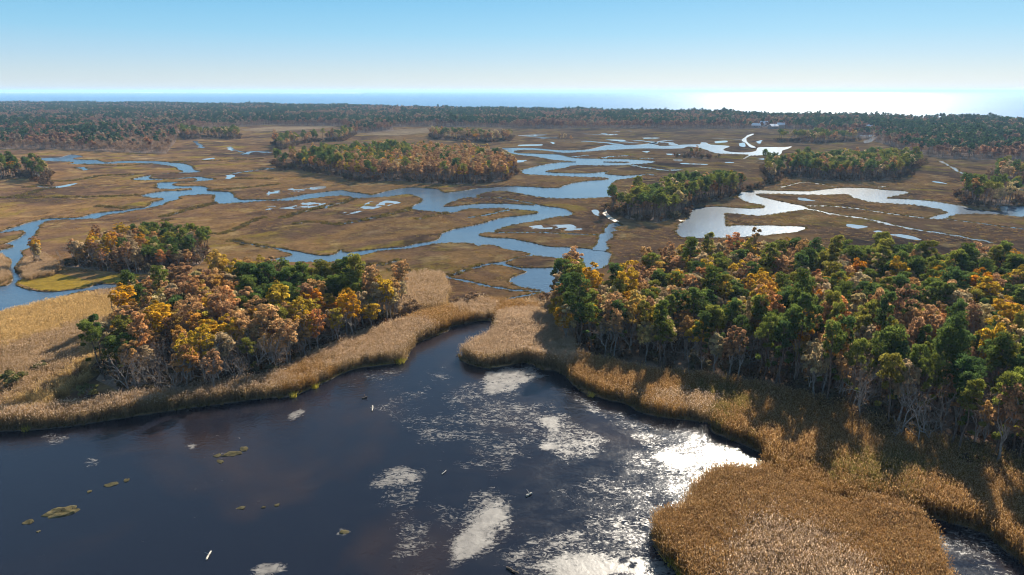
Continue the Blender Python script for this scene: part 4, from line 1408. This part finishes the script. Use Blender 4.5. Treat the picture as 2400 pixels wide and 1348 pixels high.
for (wd, r, nrow, sp, sz), L in rows.items():
    L.sort(key=lambda t: project(np.array([[t['x'], t['y'], 6.0]]))[0][0, 0])
    row = 'front row' if r == 0 else 'rearmost row' if r == nrow - 1 else ORD[r] + ' row'
    where = (row + ' of ' if nrow > 1 else '') + WOOD_NAME[wd]
    for i, t in enumerate(L):
        k = sz + KIND_NAME[sp]
        lab = ('%s %s from left, %s' % (ORD[i], k, where)) if len(L) > 1 else ('only %s in %s' % (k, where) if nrow > 1 else 'only %s on %s' % (k, where))
        tag(t['o'], lab, 'tree', '%s of %s' % (GROUP_NAME[sp], WOOD_NAME[wd]))

# ------------------------------------------------------------------ houses among the far trees
M_WALL = plain_mat('white_clapboard', (.55, .54, .52), .7, .05)
M_GREYWALL = plain_mat('weathered_shingle_wall', (.26, .245, .23), .8, .15)
M_SHINGLE = plain_mat('grey_shingle', (.38, .37, .36), .5, .15)
M_PALE = plain_mat('pale_roof', (.62, .63, .65), .35, .08)
M_BRICK = plain_mat('brick', (.3, .14, .1), .9, .2)
M_GLASS = plain_mat('window_glass', (.03, .04, .05), .08, .1)
M_DOOR = plain_mat('painted_door', (.14, .06, .05), .5, .1)
HOUSE_LABEL = ['small grey house among far trees above the marsh head', 'white house right beside the small grey one', 'lone white house in the far wood above mid marsh',
               'long pale roofed house, westernmost of the bright cluster', 'pale house second in the bright cluster by the far wood', 'long low pale building in front of the bright cluster', 'small grey house nearly touching the long low pale building',
               'grey house at the eastern end of the bright cluster', 'white gabled house up in the trees behind the cluster', 'white house alone in the forest under the sun glare', 'pale roofed house near the far bright creek loop',
               'second pale house by the far bright creek loop', 'tiny white house in the far forest, furthest left', 'white church-like house in the hazy forest on the left', 'shoreline house behind the big island by the sea', 'shoreline house below the sea near the middle']
rh = np.random.default_rng(31)
for i, (hx, hy) in enumerate(HOUSE_AT):
    x, y = gp(hx, hy, 2)
    L = (12 if i in (3, 5, 10) else 8) * rh.uniform(.95, 1.25)
    Wd, H = 7.0, 3.4 if i in (3, 5, 10) else 4.6
    D = math.hypot(x, y)
    r = bpy.data.objects.new('house', None)
    COL.objects.link(r)
    r.location = (x, y, 0)
    r.rotation_euler = (0, 0, rh.uniform(-.5, .5))
    tag(r, HOUSE_LABEL[i], 'house', 'houses among the far trees')
    mb = MB()
    mb.box((-L / 2, -Wd / 2, -.3), (L / 2, Wd / 2, H))
    g_ = H + 2.6
    mb.add([(-L / 2, -Wd / 2, H), (-L / 2, Wd / 2, H), (-L / 2, 0, g_), (-L / 2, 0, g_)], [(0, 1, 2, 3)])
    mb.add([(L / 2, -Wd / 2, H), (L / 2, Wd / 2, H), (L / 2, 0, g_), (L / 2, 0, g_)], [(1, 0, 3, 2)])
    link('wall', mb.mesh('wall', [M_GREYWALL if i in (0, 3, 5, 6, 7, 10, 11) else M_WALL]), r)
    mb = MB()
    e, th = .5, .22
    for s in (-1, 1):
        V = [(-L / 2 - e, s * (Wd / 2 + e), H - .35), (L / 2 + e, s * (Wd / 2 + e), H - .35), (L / 2 + e, 0, g_ + .1), (-L / 2 - e, 0, g_ + .1)]
        V += [(a, b, c + th) for a, b, c in V]
        mb.add(V, [(0, 1, 2, 3), (4, 5, 6, 7), (0, 1, 5, 4), (1, 2, 6, 5), (3, 0, 4, 7)])
    rf_ = link('roof', mb.mesh('roof', [M_PALE if i in (3, 4, 5, 6, 7, 10, 11) else M_SHINGLE]), r)
    mb = MB()
    mb.box((L * .2, -.5, g_ - .8), (L * .2 + .9, .5, g_ + 1.3))
    link('chimney', mb.mesh('chimney', [M_BRICK]), rf_)
    mb = MB()
    mb.box((-.5, -Wd / 2 - .08, 0), (.5, -Wd / 2 - .003, 2.1))
    link('door', mb.mesh('door', [M_DOOR]), r)
    for wx in (-.34, -.17, .2, .36):
        mb = MB()
        mb.box((wx * L - .6, -Wd / 2 - .08, .9), (wx * L + .6, -Wd / 2 - .003, 2.3))
        f_ = link('window', mb.mesh('window', [M_WALL]), r)
        mb = MB()
        mb.box((wx * L - .5, -Wd / 2 - .12, 1.0), (wx * L + .5, -Wd / 2 - .083, 2.2))
        link('pane', mb.mesh('pane', [M_GLASS]), f_)

# ------------------------------------------------------------------ things lying in the pond
M_PEAT = ground_mat('peat_clump', [(.3, (.06, .05, .035)), (.5, (.13, .105, .05)), (.7, (.17, .14, .08))], .4, 2.0)
M_LOG = bark_mat('bleached_wood', (.26, .23, .19), (.45, .41, .35))
M_DARKLOG = bark_mat('sodden_wood', (.05, .04, .03), (.13, .1, .08))


def peat_clump(px, py, rx, ry, rot, h, label):
    x, y = gp(px, py, -.10)
    k, R_ = 28, 5
    X0, Y0 = gp(px + rx, py, -.10), gp(px, py - ry, -.10)
    ax, ay = abs(X0[0] - x), abs(Y0[1] - y)
    V, F = [], []
    for j in range(R_ + 1):
        f = j / R_
        for i in range(k):
            a = i * 2 * PI / k
            n = 1 + .42 * noise.noise((math.cos(a) * 1.5 + px, math.sin(a) * 1.5, py)) + .22 * noise.noise((math.cos(a) * 5 + px, math.sin(a) * 5, py))
            rr = n * (1 - f * .98)
            u, w_ = math.cos(a) * ax * rr, math.sin(a) * ay * rr
            c, s = math.cos(rot), math.sin(rot)
            z = -.12 if j == 0 else h * .6 * (.35 + .4 * f + .9 * noise.noise((u * 1.3 + px, w_ * 1.3, py)))
            V.append((u * c - w_ * s, u * s + w_ * c, z))
    for j in range(R_):
        for i in range(k):
            F.append((j * k + i, j * k + (i + 1) % k, (j + 1) * k + (i + 1) % k, (j + 1) * k + i))
    me = quads_mesh('peat_clump', V, F, mats=[M_PEAT], smooth=False)
    o = link('peat_clump', me)
    o.location = (x, y, -.10)
    tag(o, label, 'peat clump', 'peat clumps stranded in the pond')


for a in ((145, 1200, 46, 15, .5, .5, 'largest olive peat clump in the left part of the pond'), (66, 1224, 14, 6, .4, .25, 'small peat clump left of the largest olive one'),
          (90, 1246, 5, 3, 0, .2, 'dark speck of peat just below the largest olive clump'), (545, 1064, 26, 6, .2, .3, 'long thin peat clump in the broken row below the left reeds'), (571, 1053, 10, 7, .5, .3, 'rounded peat clump ending the broken row on its right'),
          (510, 1068, 9, 5, 0, .25, 'small peat clump at the left end of the broken row'), (515, 1082, 7, 7, .9, .2, 'small peat clump hanging below the broken row'), (262, 1136, 16, 6, .5, .25, 'brown peat clump between the largest clump and the broken row'),
          (296, 1126, 8, 5, .6, .2, 'smaller brown peat clump up right of its bigger neighbour'), (210, 1152, 6, 4, 0, .2, 'lone dot of peat above the largest olive clump'), (565, 1191, 12, 4, .2, .2, 'flat peat clump, left one of three in mid pond'), (618, 1189, 6, 3, 0, .2, 'tiny peat clump, middle one of three in mid pond'),
          (649, 1184, 7, 4, .4, .2, 'small peat clump, right one of three in mid pond'), (807, 1247, 12, 6, 0, .25, 'pale peat clump alone left of the white mudbank')):
    peat_clump(*a)


def log(px, py, qx, qy, r, m, label, z=-.07):
    a, b = np.array((*gp(px, py, z), z + .05)), np.array((*gp(qx, qy, z), z + .12))
    mb = MB()
    c = (a + b) / 2
    pts = bend(np.random.default_rng(int(px)), a - c, b - c, 5, .03)
    mb.tube(pts, np.linspace(r, r * .7, 6), 7)
    for e, rr in ((pts[0], r), (pts[-1], r * .7)):
        d = .02
        mb.box(tuple(e - rr * .55), tuple(e + rr * .55))
    d = unit(b - a)
    s = np.array([-d[1], d[0], .6])
    mb.tube([pts[3], pts[3] + s * r * 4], [r * .4, r * .15], 4)
    mb.tube([pts[2], pts[2] + (d - s * np.array([1, 1, -1])) * r * 3], [r * .35, r * .12], 4)
    o = link('driftwood_log', mb.mesh('driftwood_log', [m]))
    o.location = c
    tag(o, label, 'log', 'driftwood in the pond')


log(873, 952, 872, 964, .13, M_LOG, 'short white log standing out in the upper pond')
log(484, 1312, 495, 1294, .12, M_LOG, 'pale leaning log low in the left half of the pond')
log(1234, 1163, 1246, 1157, .15, M_LOG, 'small white log in the dark channel of mid pond')
log(1188, 1331, 1216, 1347, .14, M_DARKLOG, 'dark log at the edge of the lowest mudbank')
log(850, 934, 860, 932, .16, M_DARKLOG, 'dark sodden log above the short white log')
log(1036, 1112, 1046, 1104, .07, M_LOG, 'thin pale branch between the mudbanks')

# ------------------------------------------------------------------ single shrubs and sedge tussocks
M_SHRUB = leaf_mat('shrub_leaves', [(0, (.16, .13, .09)), (.5, (.2, .12, .06)), (1, (.24, .15, .09))], .35)
M_SHRUBG = leaf_mat('green_shrub_leaves', [(0, (.11, .11, .04)), (1, (.16, .15, .055))], .35)
M_SEDGE = leaf_mat('sedge', [(0, (.30, .26, .03)), (1, (.42, .33, .05))], .45)


def shrub(px, py, s, m, label, grp='single shrubs by the reeds'):
    rng = np.random.default_rng(int(px * 3 + py))
    t, c = MB(), MB()
    for i in range(12):
        a, l = rng.uniform(0, 2 * PI), rng.uniform(.6, 1.3)
        t.tube(bend(rng, (0, 0, -.1), (math.cos(a) * l, math.sin(a) * l, rng.uniform(1.0, 2.2)), 3, .08), [.05, .04, .025, .01], 3)
    C = crown_clumps(rng, 16, 1.3, 2.0, .35)
    foliage(c, rng, C, rng.uniform(.35, .6, 16), 60, .11)
    o = bpy.data.objects.new('shrub', None)
    COL.objects.link(o)
    o.location = (*gp(px, py), 0)
    o.scale = (s, s, s * .9)
    link('stem', t.mesh('stem', [M_TWIG]), o)
    link('crown', c.mesh('crown', [m]), o)
    tag(o, label, 'shrub', grp)


for a in ((1104, 718, 1.5, M_SHRUB, 'grey brown shrub at the edge of the green marsh'), (1066, 722, 1.1, M_SHRUB, 'smaller rusty shrub left of the grey brown one'), (30, 912, 1.5, M_SHRUBG, 'green shrub thicket in the straw reed field'),
          (95, 872, 1.0, M_SHRUBG, 'smaller green shrub further up the straw field'), (210, 930, 1.1, M_SHRUBG, 'green shrub in shadow at the foot of the copse'), (1275, 712, 1.3, M_SHRUB, 'brown shrub where the reed neck meets the tall wood'),
          (965, 738, 1.6, M_SHRUB, 'brown shrub at the right tip of the copse'), (1140, 812, .7, M_SHRUBG, 'tiny green shrub inside the pale reed point')):
    shrub(*a)
for px, py, s, lab in ((688, 929, .9, 'yellow sedge tussock at the water below the copse'), (738, 908, .8, 'yellow sedge tussock where the left shore turns'), (828, 862, .8, 'green yellow tussock under the reed bulge'), (938, 850, 1.2, 'broad yellow tussock at the tip of the reed bulge'), (60, 1008, .8, 'yellow tussock at the far left waterline'),
                       (1578, 1322, 1.1, 'green yellow tussock below the nearest reed bed'), (1604, 1350, 1.2, 'lowest green tussock at the foot of the nearest reed bed'), (1385, 928, .8, 'dull tussock on the shaded reed shore')):
    t = grass_patch(int(px), 90, .7, 1.0, .035)
    o = link('sedge_tussock', t.mesh('sedge_tussock', [M_SEDGE]))
    o.location = (*gp(px, py), -.1)
    o.scale = (s, s, s)
    tag(o, lab, 'tussock', 'sedge tussocks round the pond')
